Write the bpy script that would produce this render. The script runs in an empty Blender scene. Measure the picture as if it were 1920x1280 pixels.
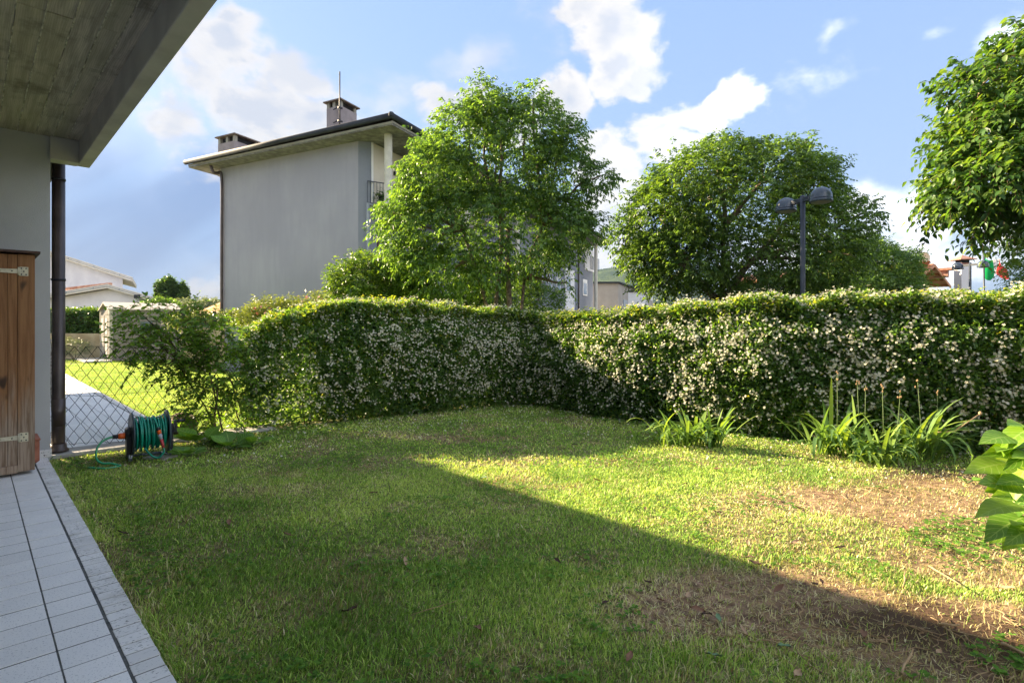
import bpy, math, random
import numpy as np
from mathutils import Vector, Matrix, noise as mnoise

random.seed(7); RNG = np.random.default_rng(7)
SC = bpy.context.scene
R = math.radians
# ------------------------------------------------------------------ camera, sky, sun, exposure
cam_d = bpy.data.cameras.new('camera'); cam = bpy.data.objects.new('camera', cam_d)
SC.collection.objects.link(cam); SC.camera = cam
cam.location = (0, 0, 1.5); cam.rotation_euler = (R(90), 0, 0)
cam_d.sensor_width = 36; cam_d.lens = 36 * 1044 / 1920
cam_d.shift_y = -33 / 1920; cam_d.clip_start = .05; cam_d.clip_end = 20000
SUN_AZ, SUN_EL = 28.5, 23.8          # degrees forward of the left side of the view; elevation
sdir = Vector((-math.cos(R(SUN_AZ)) * math.cos(R(SUN_EL)), math.sin(R(SUN_AZ)) * math.cos(R(SUN_EL)), math.sin(R(SUN_EL))))
sun_d = bpy.data.lights.new('sun', 'SUN'); sun = bpy.data.objects.new('sun', sun_d)
SC.collection.objects.link(sun); sun.location = (-30, 12, 30)
sun_d.energy = 2.9; sun_d.angle = R(.55); sun_d.color = (1, .80, .54)
sun.rotation_euler = sdir.to_track_quat('Z', 'Y').to_euler()
SC.view_settings.view_transform = 'Standard'; SC.view_settings.look = 'None'
SC.view_settings.gamma = 1; SC.view_settings.use_curve_mapping = False
SC.view_settings.exposure = 3.36
SC.cycles.max_bounces = 8; SC.cycles.transparent_max_bounces = 8
SC.cycles.volume_bounces = 0

class NT:
    """small helper round a node tree"""
    def __init__(s, tree): s.t = tree; s.n = tree.nodes; s.l = tree.links
    def new(s, typ, **kw):
        n = s.n.new(typ)
        for k, v in kw.items(): setattr(n, k, v)
        return n
    def put(s, sock, v):
        if isinstance(v, bpy.types.NodeSocket): s.l.new(v, sock)
        elif v is not None:
            if sock.type == 'RGBA' and len(v) == 3: v = (*v, 1)
            sock.default_value = v
    def math(s, op, a, b=None, c=None, clamp=False):
        n = s.new('ShaderNodeMath', operation=op, use_clamp=clamp)
        for i, v in enumerate((a, b, c)):
            if v is not None: s.put(n.inputs[i], v)
        return n.outputs[0]
    def vec(s, op, a, b=None, c=None):
        n = s.new('ShaderNodeVectorMath', operation=op)
        for i, v in enumerate((a, b, c)):
            if v is not None: s.put(n.inputs[i], v)
        return n.outputs['Value' if op in ('LENGTH', 'DOT_PRODUCT', 'DISTANCE') else 'Vector']
    def mix(s, f, a, b, mode='MIX'):
        n = s.new('ShaderNodeMix', data_type='RGBA', blend_type=mode)
        s.put(n.inputs[0], f); s.put(n.inputs[6], a); s.put(n.inputs[7], b); return n.outputs[2]
    def smooth(s, x, lo, hi, a=0., b=1.):
        n = s.new('ShaderNodeMapRange', interpolation_type='SMOOTHSTEP')
        for i, v in enumerate((x, lo, hi, a, b)): s.put(n.inputs[i], v)
        return n.outputs[0]
    def noise(s, vec, scale, detail=4, rough=.55, dist=0., out='Fac'):
        n = s.new('ShaderNodeTexNoise'); s.put(n.inputs['Vector'], vec)
        n.inputs['Scale'].default_value = scale; n.inputs['Detail'].default_value = detail
        n.inputs['Roughness'].default_value = rough; n.inputs['Distortion'].default_value = dist
        return n.outputs[out]
    def ramp(s, x, stops):
        n = s.new('ShaderNodeValToRGB'); s.put(n.inputs[0], x); cr = n.color_ramp
        while len(cr.elements) < len(stops): cr.elements.new(.5)
        for e, (p, c) in zip(cr.elements, stops): e.position = p; e.color = (*c, 1)
        return n.outputs[0]

world = bpy.data.worlds.new('World'); SC.world = world; world.use_nodes = True
def build_sky():
    T = NT(world.node_tree); T.n.clear()
    out = T.new('ShaderNodeOutputWorld'); bg = T.new('ShaderNodeBackground')
    T.l.new(bg.outputs[0], out.inputs[0])
    sky = T.new('ShaderNodeTexSky', sky_type='NISHITA', sun_disc=False)
    sky.sun_elevation = R(SUN_EL); sky.sun_rotation = math.atan2(sdir.x, sdir.y)
    sky.air_density = 1.0; sky.dust_density = 1.2; sky.ozone_density = 1.0
    tc = T.new('ShaderNodeTexCoord').outputs['Generated']
    sep = T.new('ShaderNodeSeparateXYZ'); T.l.new(tc, sep.inputs[0])
    x, y, z = sep.outputs
    az = T.math('ARCTAN2', x, y); el = T.math('ARCSINE', z)
    cmb = T.new('ShaderNodeCombineXYZ'); T.l.new(az, cmb.inputs[0]); T.l.new(el, cmb.inputs[1]); ae = cmb.outputs[0]
    def blobs(lst):
        acc = None
        for px, py, rx, ry in lst:
            a = math.atan((px - 960) / 1044); hyp = math.hypot(1044, px - 960)
            e = math.atan((607 - py) / hyp)
            ra = rx * 1044 / hyp ** 2; re = ry * math.cos(e) ** 2 / hyp
            d = T.vec('SUBTRACT', ae, (a, e, 0)); d = T.vec('MULTIPLY', d, (1 / ra, 1 / re, 0))
            m = T.math('SUBTRACT', 1, T.vec('LENGTH', d))
            acc = m if acc is None else T.math('MAXIMUM', acc, m)
        return T.math('MAXIMUM', acc, -1.2)
    wob = T.vec('MULTIPLY', T.vec('SUBTRACT', T.noise(ae, 9, 3, out='Color'), (.5, .5, .5)), (.09, .09, 0))
    ae0 = ae; ae = T.vec('ADD', ae, wob)
    hard = blobs([(1150, 45, 85, 85), (1165, 120, 62, 75), (1095, 5, 75, 45), (1185, 165, 30, 30),
                  (1065, 190, 62, 62), (1115, 260, 45, 45), (1130, 330, 85, 100), (1120, 430, 120, 110), (1180, 400, 70, 70),
                  (1300, 222, 115, 42), (1385, 190, 75, 36), (1230, 240, 55, 34), (1275, 285, 95, 55),
                  (1340, 185, 40, 25), (960, 240, 60, 40)])
    soft = blobs([(390, 120, 130, 120), (340, 215, 95, 90), (470, 205, 150, 90), (590, 240, 110, 55), (430, 50, 60, 50),
                  (560, 150, 90, 60), (760, 250, 110, 45), (860, 200, 90, 50), (500, 290, 170, 70),
                  (420, 545, 130, 30)])
    faint = blobs([(1680, 405, 180, 80), (1600, 380, 70, 50), (1740, 480, 260, 70), (1880, 420, 150, 70), (1500, 480, 200, 60)])
    wisp = blobs([(1040, 20, 100, 120), (1520, 150, 130, 60), (1740, 65, 70, 40), (720, 180, 160, 70), (1880, 90, 80, 60), (1560, 60, 60, 50), (900, 120, 120, 60)])
    # added cloud behind the viewer and overhead, thickened to fill the shade
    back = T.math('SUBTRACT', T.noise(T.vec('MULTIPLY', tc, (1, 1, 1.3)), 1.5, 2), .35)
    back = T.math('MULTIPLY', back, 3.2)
    fill_sky = T.math('MAXIMUM', T.smooth(T.math('ABSOLUTE', az), 1.0, 1.35), T.smooth(el, .62, .85))
    q = T.vec('MULTIPLY', tc, (1, 1, 1.5))
    n1 = T.noise(q, 7, 10, .56, .25); n2 = T.noise(q, 22, 6, .6)
    nn = T.math('ADD', T.math('MULTIPLY', T.math('SUBTRACT', n1, .5), 2.1), T.math('MULTIPLY', T.math('SUBTRACT', n2, .5), .9))
    hard = T.math('ADD', hard, T.math('MULTIPLY', nn, .95))
    softv = T.math('ADD', soft, nn)
    wv = T.math('ADD', wisp, T.math('MULTIPLY', nn, 1.5))
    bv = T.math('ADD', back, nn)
    mh = T.smooth(hard, -.02, .42); ms = T.math('MULTIPLY', T.smooth(softv, .02, .62), .96); mw = T.math('MULTIPLY', T.smooth(wv, .25, 1.6), .55)
    mb = T.math('MULTIPLY', T.math('MULTIPLY', T.smooth(bv, 0, .8), fill_sky), .8)
    mf = T.math('MULTIPLY', T.smooth(T.math('ADD', faint, nn), -.1, .9), .72)
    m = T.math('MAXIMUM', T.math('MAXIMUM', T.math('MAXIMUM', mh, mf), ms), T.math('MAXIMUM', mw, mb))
    # relief of the clouds: thicker noise towards the sun shades what lies behind it
    q2 = T.vec('ADD', q, (sdir.x * .035, sdir.y * .035, sdir.z * .05))
    rel = T.math('SUBTRACT', n1, T.noise(q2, 7, 5, .56, .25))
    core = T.smooth(T.math('ADD', T.math('MAXIMUM', hard, softv), T.math('MULTIPLY', rel, 5)), .35, 1.5)
    sh = T.smooth(rel, -.10, .10)
    lit = T.math('MULTIPLY', T.math('SUBTRACT', 1.0, T.math('MULTIPLY', core, .34)), T.math('ADD', .72, T.math('MULTIPLY', sh, .28)))
    ccol = T.mix(T.smooth(lit, .35, 1.0), (.048, .060, .082), (.106, .103, .101))
    # clouds across from the sun count as front lit, brightened further to fill shade
    away = T.smooth(T.vec('DOT_PRODUCT', tc, tuple(-q for q in sdir)), -.55, .35, 1.0, 3.0)
    vm = T.new('ShaderNodeVectorMath', operation='SCALE'); T.put(vm.inputs[0], ccol); T.put(vm.inputs['Scale'], away); ccol = vm.outputs[0]
    # clear sky: physical gradient thinned towards a pale summer haze near the horizon
    base = T.mix(1, sky.outputs[0], (.03, .03, .03), 'MULTIPLY')
    elp = T.math('MAXIMUM', el, 0)
    haze = T.mix(T.smooth(elp, 0, .75), (.050, .070, .107), (.040, .062, .110))
    clear = T.mix(.8, base, haze)
    # slate curtain of distant rain low on the left, with thin rays through it
    rain = blobs([(230, 440, 330, 250), (400, 400, 260, 190)])
    ray = T.noise(T.vec('MULTIPLY', ae0, (1, 1, 0)), 3.2, 2)
    rot = T.new('ShaderNodeVectorRotate', rotation_type='Z_AXIS'); T.put(rot.inputs['Vector'], ae0); rot.inputs['Angle'].default_value = R(-36)
    ray = T.noise(T.vec('MULTIPLY', rot.outputs[0], (1.2, 11, 0)), 1.6, 3, .5)
    rm = T.math('MULTIPLY', T.smooth(rain, -.1, .75), .8)
    rcol = T.mix(T.smooth(ray, .38, .68), (.022, .037, .070), (.032, .052, .090))
    clear = T.mix(rm, clear, rcol)
    low = T.math('MULTIPLY', T.smooth(elp, .10, .0), .35)
    clear = T.mix(low, clear, (.055, .079, .118))
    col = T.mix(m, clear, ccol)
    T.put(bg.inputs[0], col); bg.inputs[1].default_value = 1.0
build_sky()

# ------------------------------------------------------------------ frames, helpers
TH = math.atan2(.697, .7171)         # house frame: local x = away from the house (v), local y = along the patio (u)
F0, CX, HY = 1044., 960., 607.
def P(px, py, d):  return Vector(((px - CX) / F0 * d, d, 1.5 + (HY - py) / F0 * d))
def G(px, py, z=-.05):
    d = (1.5 - z) * F0 / (py - HY); return Vector(((px - CX) / F0 * d, d, z))
def uv2w(v, u): return (v * math.cos(TH) - u * math.sin(TH), v * math.sin(TH) + u * math.cos(TH))
def w2uv(x, y): return (x * math.cos(TH) + y * math.sin(TH), -x * math.sin(TH) + y * math.cos(TH))
OFF = {}
def prop(o, label=None, cat=None, group=None, kind=None):
    if label: o['label'] = label
    if cat: o['category'] = cat
    if group: o['group'] = group
    if kind: o['kind'] = kind
    return o
def thing(name, label, cat, at=(0, 0, 0), frame=0., group=None, kind=None):
    o = bpy.data.objects.new(name, None); SC.collection.objects.link(o)
    c, s = math.cos(frame), math.sin(frame)
    o.location = (at[0] * c - at[1] * s, at[0] * s + at[1] * c, at[2]); o.rotation_euler = (0, 0, frame)
    o.empty_display_size = .2; OFF[o.name] = Vector(at)
    return prop(o, label, cat, group, kind)
def link(name, me, mat=None, parent=None, off=None):
    o = bpy.data.objects.new(name, me); SC.collection.objects.link(o)
    if mat and not me.materials: me.materials.append(mat)
    if parent: o.parent = parent
    OFF[o.name] = OFF.get(parent.name, Vector((0, 0, 0))) if parent else (off or Vector((0, 0, 0)))
    return o
class MB:
    def __init__(s): s.v = []; s.f = []; s.sm = []
    def add(s, vs, fs, smooth=False):
        k = len(s.v); s.v += [tuple(v) for v in vs]; s.f += [tuple(i + k for i in f) for f in fs]; s.sm += [smooth] * len(fs); return s
    def box(s, x0, x1, y0, y1, z0, z1, bev=0.):
        if bev <= 0:
            vs = [(x, y, z) for z in (z0, z1) for x, y in ((x0, y0), (x1, y0), (x1, y1), (x0, y1))]
            return s.add(vs, [(3, 2, 1, 0), (4, 5, 6, 7), (0, 1, 5, 4), (1, 2, 6, 5), (2, 3, 7, 6), (3, 0, 4, 7)])
        b = bev
        rings = [(b, z0), (0, z0 + b), (0, z1 - b), (b, z1)]
        vs = []
        for i, z in rings:
            vs += [(x0 + i, y0 + i, z), (x1 - i, y0 + i, z), (x1 - i, y1 - i, z), (x0 + i, y1 - i, z)]
        fs = [(3, 2, 1, 0), (12, 13, 14, 15)]
        for r in range(3):
            for j in range(4): fs.append((r * 4 + j, r * 4 + (j + 1) % 4, r * 4 + 4 + (j + 1) % 4, r * 4 + 4 + j))
        return s.add(vs, fs)
    def obox(s, c, ax, ay, az, hx, hy, hz):
        """oriented box: centre, unit axes, half sizes"""
        c = Vector(c); ax = Vector(ax); ay = Vector(ay); az = Vector(az)
        vs = [c + ax * hx * i + ay * hy * j + az * hz * k for k in (-1, 1) for i, j in ((-1, -1), (1, -1), (1, 1), (-1, 1))]
        return s.add(vs, [(3, 2, 1, 0), (4, 5, 6, 7), (0, 1, 5, 4), (1, 2, 6, 5), (2, 3, 7, 6), (3, 0, 4, 7)])
    def bar(s, a, b, w, h, up=(0, 0, 1)):
        a = Vector(a); b = Vector(b); d = (b - a); L = d.length; d.normalize()
        sd = d.cross(Vector(up))
        if sd.length < 1e-4: sd = Vector((1, 0, 0))
        sd.normalize(); u2 = sd.cross(d)
        return s.obox((a + b) / 2, d, sd, u2, L / 2, w / 2, h / 2)
    def tube(s, pts, r, n=8, cap=True):
        pts = [Vector(p) for p in pts]; rs = r if isinstance(r, (list, tuple)) else [r] * len(pts)
        rings = []; ref = None
        for i, p in enumerate(pts):
            t = (pts[min(i + 1, len(pts) - 1)] - pts[max(i - 1, 0)]).normalized()
            if ref is None:
                ref = t.orthogonal().normalized()
            ref = (ref - t * ref.dot(t))
            if ref.length < 1e-5: ref = t.orthogonal()
            ref.normalize(); b = t.cross(ref)
            rings += [p + (ref * math.cos(2 * math.pi * k / n) + b * math.sin(2 * math.pi * k / n)) * rs[i] for k in range(n)]
        fs = [(i * n + k, i * n + (k + 1) % n, (i + 1) * n + (k + 1) % n, (i + 1) * n + k) for i in range(len(pts) - 1) for k in range(n)]
        if cap: fs += [tuple(range(n - 1, -1, -1)), tuple((len(pts) - 1) * n + k for k in range(n))]
        return s.add(rings, fs, True)
    def lathe(s, prof, n=20, c=(0, 0, 0), axis='z'):
        vs = []
        for r, h in prof:
            for k in range(n):
                a = 2 * math.pi * k / n
                if axis == 'z': vs.append((c[0] + r * math.cos(a), c[1] + r * math.sin(a), c[2] + h))
                elif axis == 'x': vs.append((c[0] + h, c[1] + r * math.cos(a), c[2] + r * math.sin(a)))
                else: vs.append((c[0] + r * math.sin(a), c[1] + h, c[2] + r * math.cos(a)))
        fs = [(i * n + k, i * n + (k + 1) % n, (i + 1) * n + (k + 1) % n, (i + 1) * n + k) for i in range(len(prof) - 1) for k in range(n)]
        return s.add(vs, fs, True)
    def prism(s, poly, z0, z1):
        n = len(poly); vs = [(x, y, z0) for x, y in poly] + [(x, y, z1) for x, y in poly]
        return s.add(vs, [tuple(range(n - 1, -1, -1)), tuple(range(n, 2 * n))] + [(i, (i + 1) % n, n + (i + 1) % n, n + i) for i in range(n)])
    def mesh(s, name, off=Vector((0, 0, 0))):
        me = bpy.data.meshes.new(name); me.from_pydata([(x - off[0], y - off[1], z - off[2]) for x, y, z in s.v], [], s.f)
        me.polygons.foreach_set('use_smooth', s.sm); me.update(); return me
    def build(s, name, mat, parent=None, kind=None, label=None, off=None):
        o = OFF.get(parent.name) if parent else (off or Vector((0, 0, 0)))
        ob = link(name, s.mesh(name, o), mat, parent, None)
        if not parent: ob.location = o
        if kind: ob['kind'] = kind
        if label: ob['label'] = label
        return ob
def top(name, mb, mat, label, cat, base, group=None, kind=None):
    """a thing that is a single mesh, its origin at its base"""
    o = mb.build(name, mat, None, off=Vector(base)); OFF[o.name] = Vector(base)
    return prop(o, label, cat, group, kind)
def bulk(name, V, Fq, mat, parent=None, attrs=None, nper=4, base=None, smooth=False):
    """fast mesh from arrays: V (n,3), Fq (m,nper)"""
    off = OFF.get(parent.name) if parent else (Vector(base) if base is not None else Vector((0, 0, 0)))
    me = bpy.data.meshes.new(name); m = len(Fq)
    V = np.asarray(V, np.float32) - np.array(off, np.float32)
    me.vertices.add(len(V)); me.vertices.foreach_set('co', V.ravel())
    me.loops.add(m * nper); me.loops.foreach_set('vertex_index', np.asarray(Fq, np.int32).ravel())
    me.polygons.add(m); me.polygons.foreach_set('loop_start', np.arange(0, m * nper, nper, dtype=np.int32))
    if smooth: me.polygons.foreach_set('use_smooth', np.ones(m, bool))
    for k, a in (attrs or {}).items():
        at = me.attributes.new(k, 'FLOAT', 'POINT'); at.data.foreach_set('value', np.asarray(a, np.float32))
    me.update(calc_edges=True)
    ob = link(name, me, mat, parent)
    if not parent: ob.location = off
    return ob
def inst(name, me, parent, loc, rot=(0, 0, 0), scale=(1, 1, 1), mat=None):
    o = bpy.data.objects.new(name, me); SC.collection.objects.link(o); o.parent = parent
    of = OFF.get(parent.name, Vector((0, 0, 0))) if parent else Vector((0, 0, 0))
    o.location = Vector(loc) - of; o.rotation_euler = rot; o.scale = scale
    if mat and not me.materials: me.materials.append(mat)
    return o

# ------------------------------------------------------------------ materials
def mat(name, color=(.5, .5, .5), rough=.7, metal=0., spec=.4, fn=None, bump=None, trans=None):
    m = bpy.data.materials.new(name); m.use_nodes = True; T = NT(m.node_tree); T.n.clear()
    out = T.new('ShaderNodeOutputMaterial'); b = T.new('ShaderNodeBsdfPrincipled')
    obj = T.new('ShaderNodeTexCoord').outputs['Object']
    col = fn(T, obj) if fn else color
    T.put(b.inputs['Base Color'], col); b.inputs['Metallic'].default_value = metal
    if callable(rough): T.put(b.inputs['Roughness'], rough(T, obj))
    else: b.inputs['Roughness'].default_value = rough
    b.inputs['Specular IOR Level'].default_value = spec
    if bump:
        bn = T.new('ShaderNodeBump'); h, st, ds = bump(T, obj); T.put(bn.inputs['Height'], h)
        bn.inputs['Strength'].default_value = st; bn.inputs['Distance'].default_value = ds
        T.l.new(bn.outputs[0], b.inputs['Normal'])
    sh = b.outputs[0]
    if trans:
        t = T.new('ShaderNodeBsdfTranslucent'); T.put(t.inputs[0], T.mix(1, col, trans[1], 'MULTIPLY') if fn else trans[1])
        mx = T.new('ShaderNodeMixShader'); mx.inputs[0].default_value = trans[0]
        T.l.new(sh, mx.inputs[1]); T.l.new(t.outputs[0], mx.inputs[2]); sh = mx.outputs[0]
    T.l.new(sh, out.inputs[0]); return m
def attr(T, name):
    n = T.new('ShaderNodeAttribute', attribute_name=name); return n.outputs['Fac']
def leafmat(name, stops, trans=.35, tcol=(2.2, 2.0, .7), rough=.42, spec=.45, veins=False):
    def fn(T, o):
        c = T.ramp(attr(T, 'tint'), stops)
        if veins:      # pale midrib and side veins that follow the blade
            q, t = attr(T, 'across'), attr(T, 'along'); aq = T.math('ABSOLUTE', q)
            side = T.math('ABSOLUTE', T.math('SUBTRACT', T.math('FRACT', T.math('SUBTRACT', T.math('MULTIPLY', t, 9), T.math('MULTIPLY', aq, 1.6))), .5))
            v = T.math('MAXIMUM', T.smooth(side, .10, .02), T.smooth(aq, .07, .03)); c = T.mix(T.math('MULTIPLY', v, .55), c, (.42, .55, .16))
            c = T.mix(T.math('MULTIPLY', T.smooth(T.noise(o, 22, 4), .45, .7), .3), c, (.10, .20, .02))
        return c
    return mat(name, rough=rough, spec=spec, fn=fn, trans=(trans, tcol))
def mottled(c1, c2, scale=3, detail=6, sc2=None):
    def fn(T, o):
        f = T.noise(o, scale, detail)
        return T.mix(T.smooth(f, .35, .65), c1, c2)
    return fn
def nb(scale, strength, dist, detail=5):
    return lambda T, o: (T.noise(o, scale, detail), strength, dist)

M = {}
def tile_col(T, o):
    gi = T.new('ShaderNodeObjectInfo').outputs['Random']
    gw = T.new('ShaderNodeNewGeometry').outputs['Position']
    base = T.mix(gi, (.78, .77, .74), (.87, .86, .83))
    cloud = T.smooth(T.noise(gw, 3.1, 4), .3, .7)
    base = T.mix(T.math('MULTIPLY', cloud, .25), base, (.62, .63, .64))
    w = T.noise(T.vec('MULTIPLY', gw, (1, 1, 1)), 110, 3, .65)
    spk = T.smooth(w, .57, .66)
    return T.mix(T.math('MULTIPLY', spk, .6), base, (.25, .26, .28))
M['tile'] = mat('glazed_stoneware_tile', fn=tile_col, rough=.55, spec=.35, bump=nb(140, .25, .002))
def tile_pit(T, o):
    gi = T.new('ShaderNodeObjectInfo').outputs['Random']
    gw = T.new('ShaderNodeNewGeometry').outputs['Position']
    base = T.mix(gi, (.66, .65, .62), (.78, .77, .74))
    rot = T.new('ShaderNodeVectorRotate', rotation_type='Z_AXIS'); T.put(rot.inputs['Vector'], gw); rot.inputs['Angle'].default_value = -TH
    w = T.noise(T.vec('MULTIPLY', rot.outputs[0], (45, 130, 60)), 1, 2, .5)
    big = T.noise(gw, 7, 3)
    spk = T.math('MULTIPLY', T.smooth(w, .60, .66), T.smooth(big, .35, .55))
    dirt = T.math('MULTIPLY', T.smooth(T.noise(gw, 5, 5), .5, .75), .5)
    base = T.mix(dirt, base, (.30, .29, .24))
    return T.mix(spk, base, (.06, .06, .055))
M['tile_edge'] = mat('pitted_edge_tile', fn=tile_pit, rough=.7, spec=.3, bump=nb(90, .3, .003))
M['grout'] = mat('dark_grout', fn=mottled((.06, .065, .06), (.12, .12, .115), 30), rough=.9)
def stucco(c1, c2, sc=1.2):
    def fn(T, o):
        a = T.mix(T.smooth(T.noise(o, sc, 6), .3, .7), c1, c2)
        return T.mix(T.math('MULTIPLY', T.smooth(T.noise(o, 120, 2), .45, .7), .18), a, tuple(x * .5 for x in c1))
    return fn
M['stucco_own'] = mat('rough_grey_render', fn=stucco((.42, .435, .44), (.50, .51, .50)), rough=.95, spec=.15, bump=nb(150, .6, .004, 3))
def conc(T, o):
    gw = T.vec('MULTIPLY', o, (22, 1.6, 10)); gi = T.new('ShaderNodeObjectInfo').outputs['Random']
    gi3 = T.new('ShaderNodeCombineXYZ'); T.put(gi3.inputs[0], T.math('MULTIPLY', gi, 40)); 
    q = T.vec('ADD', gw, gi3.outputs[0])
    w = T.new('ShaderNodeTexWave', wave_type='BANDS', bands_direction='X'); T.put(w.inputs['Vector'], T.vec('ADD', T.vec('MULTIPLY', o, (9, 1.0, 1)), gi3.outputs[0]))
    w.inputs['Scale'].default_value = 2.6; w.inputs['Distortion'].default_value = 9; w.inputs['Detail'].default_value = 4; w.inputs['Detail Scale'].default_value = 1.1
    a = T.mix(T.smooth(T.noise(q, 1, 5), .3, .7), (.38, .335, .29), (.66, .60, .52))
    a = T.mix(T.math('MULTIPLY', w.outputs['Fac'], .35), a, (.22, .21, .16))
    a = T.mix(T.math('MULTIPLY', gi, .4), a, (.46, .42, .24))
    st = T.smooth(T.noise(o, 2.3, 6, .7), .5, .72)
    return T.mix(T.math('MULTIPLY', st, .6), a, (.10, .095, .07))
M['board_concrete'] = mat('board_marked_concrete', fn=conc, rough=.85, spec=.2,
    bump=lambda T, o: (T.noise(T.vec('MULTIPLY', o, (60, 3, 10)), 1, 5), .7, .006))
M['joint_lip'] = mat('pale_concrete_lip', fn=mottled((.75, .72, .58), (.45, .43, .34), 20), rough=.9)
M['beam'] = mat('smooth_grey_concrete', fn=mottled((.46, .44, .43), (.56, .54, .52), 2.5), rough=.85, spec=.2, bump=nb(60, .2, .003))
M['brown_metal'] = mat('brown_painted_metal', fn=mottled((.038, .026, .023), (.075, .055, .048), 3, 8), rough=.38, spec=.5, bump=nb(9, .15, .004))
M['dark_metal'] = mat('dark_grey_gutter_metal', fn=mottled((.030, .034, .042), (.045, .050, .058), 2), rough=.7, spec=.1)
def woodf(c1, c2, c3):
    def fn(T, o):
        gi = T.new('ShaderNodeObjectInfo').outputs['Random']
        cb = T.new('ShaderNodeCombineXYZ'); T.put(cb.inputs[1], T.math('MULTIPLY', gi, 30)); T.put(cb.inputs[0], T.math('MULTIPLY', gi, 17))
        p = T.vec('ADD', o, cb.outputs[0])
        g = T.noise(T.vec('MULTIPLY', p, (45, 45, 2.2)), 1, 6, .62, .6)
        a = T.mix(T.smooth(g, .3, .68), c1, c2)
        a = T.mix(T.math('MULTIPLY', gi, .35), a, c3)
        sp = T.new('ShaderNodeSeparateXYZ'); T.put(sp.inputs[0], o)
        lo = T.smooth(T.math('ADD', sp.outputs[2], T.math('MULTIPLY', T.noise(T.vec('MULTIPLY', p, (9, 9, 1.5)), 1, 5), 1.5)), 1.75, 1.15)
        wear = T.mix(T.smooth(g, .35, .6), (.17, .125, .085), (.36, .30, .235))
        a = T.mix(T.math('MULTIPLY', lo, .75), a, wear)
        knot = T.smooth(T.noise(T.vec('MULTIPLY', p, (9, 9, 3.6)), 1, 1), .70, .78)
        return T.mix(knot, a, (.05, .025, .012))
    return fn
M['wood'] = mat('weathered_brown_plank', fn=woodf((.20, .085, .03), (.36, .185, .075), (.13, .055, .022)), rough=.65, spec=.3,
    bump=lambda T, o: (T.noise(T.vec('MULTIPLY', o, (60, 60, 3)), 1, 5), .45, .004))
M['wood_dark'] = mat('dark_brown_wood', fn=mottled((.06, .03, .022), (.11, .06, .04), 8), rough=.7)
M['cream_metal'] = mat('cream_painted_steel', fn=mottled((.62, .57, .40), (.50, .46, .34), 30), rough=.4)
M['iron'] = mat('dark_iron', color=(.03, .03, .035), rough=.5, metal=.4)
M['terracotta'] = mat('terracotta', fn=mottled((.30, .10, .06), (.38, .15, .09), 12), rough=.7)
M['white_rod'] = mat('flaking_white_paint', fn=mottled((.50, .48, .45), (.16, .12, .10), 55), rough=.7)
M['wire'] = mat('green_coated_wire', color=(.006, .012, .010), rough=.6, spec=.2)
M['stone'] = mat('rough_brown_stone', fn=mottled((.12, .09, .055), (.38, .30, .20), 16), rough=.95, bump=nb(25, 1, .03))
M['black_plastic'] = mat('black_plastic', color=(.012, .014, .018), rough=.38)
M['disc_plastic'] = mat('blue_grey_plastic', fn=mottled((.030, .055, .070), (.045, .075, .09), 20), rough=.35)
M['hose'] = mat('green_rubber_hose', fn=mottled((.0, .20, .13), (.01, .26, .17), 25), rough=.28, spec=.6)
M['hose_tail'] = mat('lighter_green_hose', fn=mottled((.015, .26, .10), (.02, .31, .14), 25), rough=.3, spec=.6)
M['orange'] = mat('orange_plastic', color=(.75, .13, .02), rough=.4)
M['red'] = mat('faded_red_plastic', color=(.48, .06, .065), rough=.45)
M['grey_plastic'] = mat('grey_plastic', color=(.35, .38, .42), rough=.4)
M['steel'] = mat('galvanised_tube', fn=mottled((.16, .19, .23), (.24, .27, .31), 20), rough=.35, metal=.7)
M['gable'] = mat('grey_facade_render', fn=lambda T, o: T.mix(T.math('MULTIPLY', T.smooth(T.noise(T.vec('MULTIPLY', o, (4.5, 4.5, .7)), 1, 6, .6), .35, .7), .35),
    T.mix(T.smooth(T.noise(o, .35, 5), .35, .65), (.300, .302, .345), (.345, .347, .385)), (.27, .272, .312)), rough=.95, spec=.1, bump=nb(35, .35, .01, 4))
M['gable2'] = mat('darker_grey_render', fn=stucco((.20, .22, .26), (.235, .25, .285), .8), rough=.95, spec=.1)
M['cream_wall'] = mat('cream_render', fn=mottled((.60, .55, .45), (.66, .61, .50), 1.5), rough=.9)
M['white_wall'] = mat('white_render', fn=mottled((.66, .66, .67), (.75, .75, .75), 1.2), rough=.9)
M['white_trim'] = mat('white_painted_trim', color=(.78, .78, .76), rough=.6)
M['cream_trim'] = mat('cream_fascia', fn=mottled((.27, .26, .22), (.32, .31, .26), 3), rough=.8)
M['soffit'] = mat('board_marked_soffit', fn=lambda T, o: T.mix(T.smooth(T.noise(T.vec('MULTIPLY', o, (1, 1, 1)), 4, 6, .65), .35, .7), (.12, .12, .115), (.25, .245, .22)), rough=.9)
M['chimney'] = mat('mauve_grey_render', fn=mottled((.25, .22, .225), (.30, .265, .27), 3), rough=.95, bump=nb(30, .4, .01))
M['cap'] = mat('brown_cap_slab', fn=mottled((.14, .11, .10), (.22, .18, .15), 5), rough=.9)
M['column'] = mat('pale_concrete_column', fn=mottled((.48, .46, .40), (.56, .54, .47), 4), rough=.85)
M['frame_brown'] = mat('brown_window_frame', color=(.10, .045, .035), rough=.5)
M['shutter'] = mat('grey_roller_slat', color=(.30, .33, .37), rough=.5)
M['glass'] = mat('window_glass', color=(.10, .14, .18), rough=.08, spec=1.0)
M['dark'] = mat('dark_interior', color=(.015, .015, .017), rough=.9)
M['roof_grey'] = mat('dark_roof_tile', fn=mottled((.05, .045, .042), (.085, .075, .07), 4), rough=1, spec=0)
M['roof_tile'] = mat('terracotta_roof_tile', fn=mottled((.30, .13, .085), (.46, .27, .19), 3), rough=.85)
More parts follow.
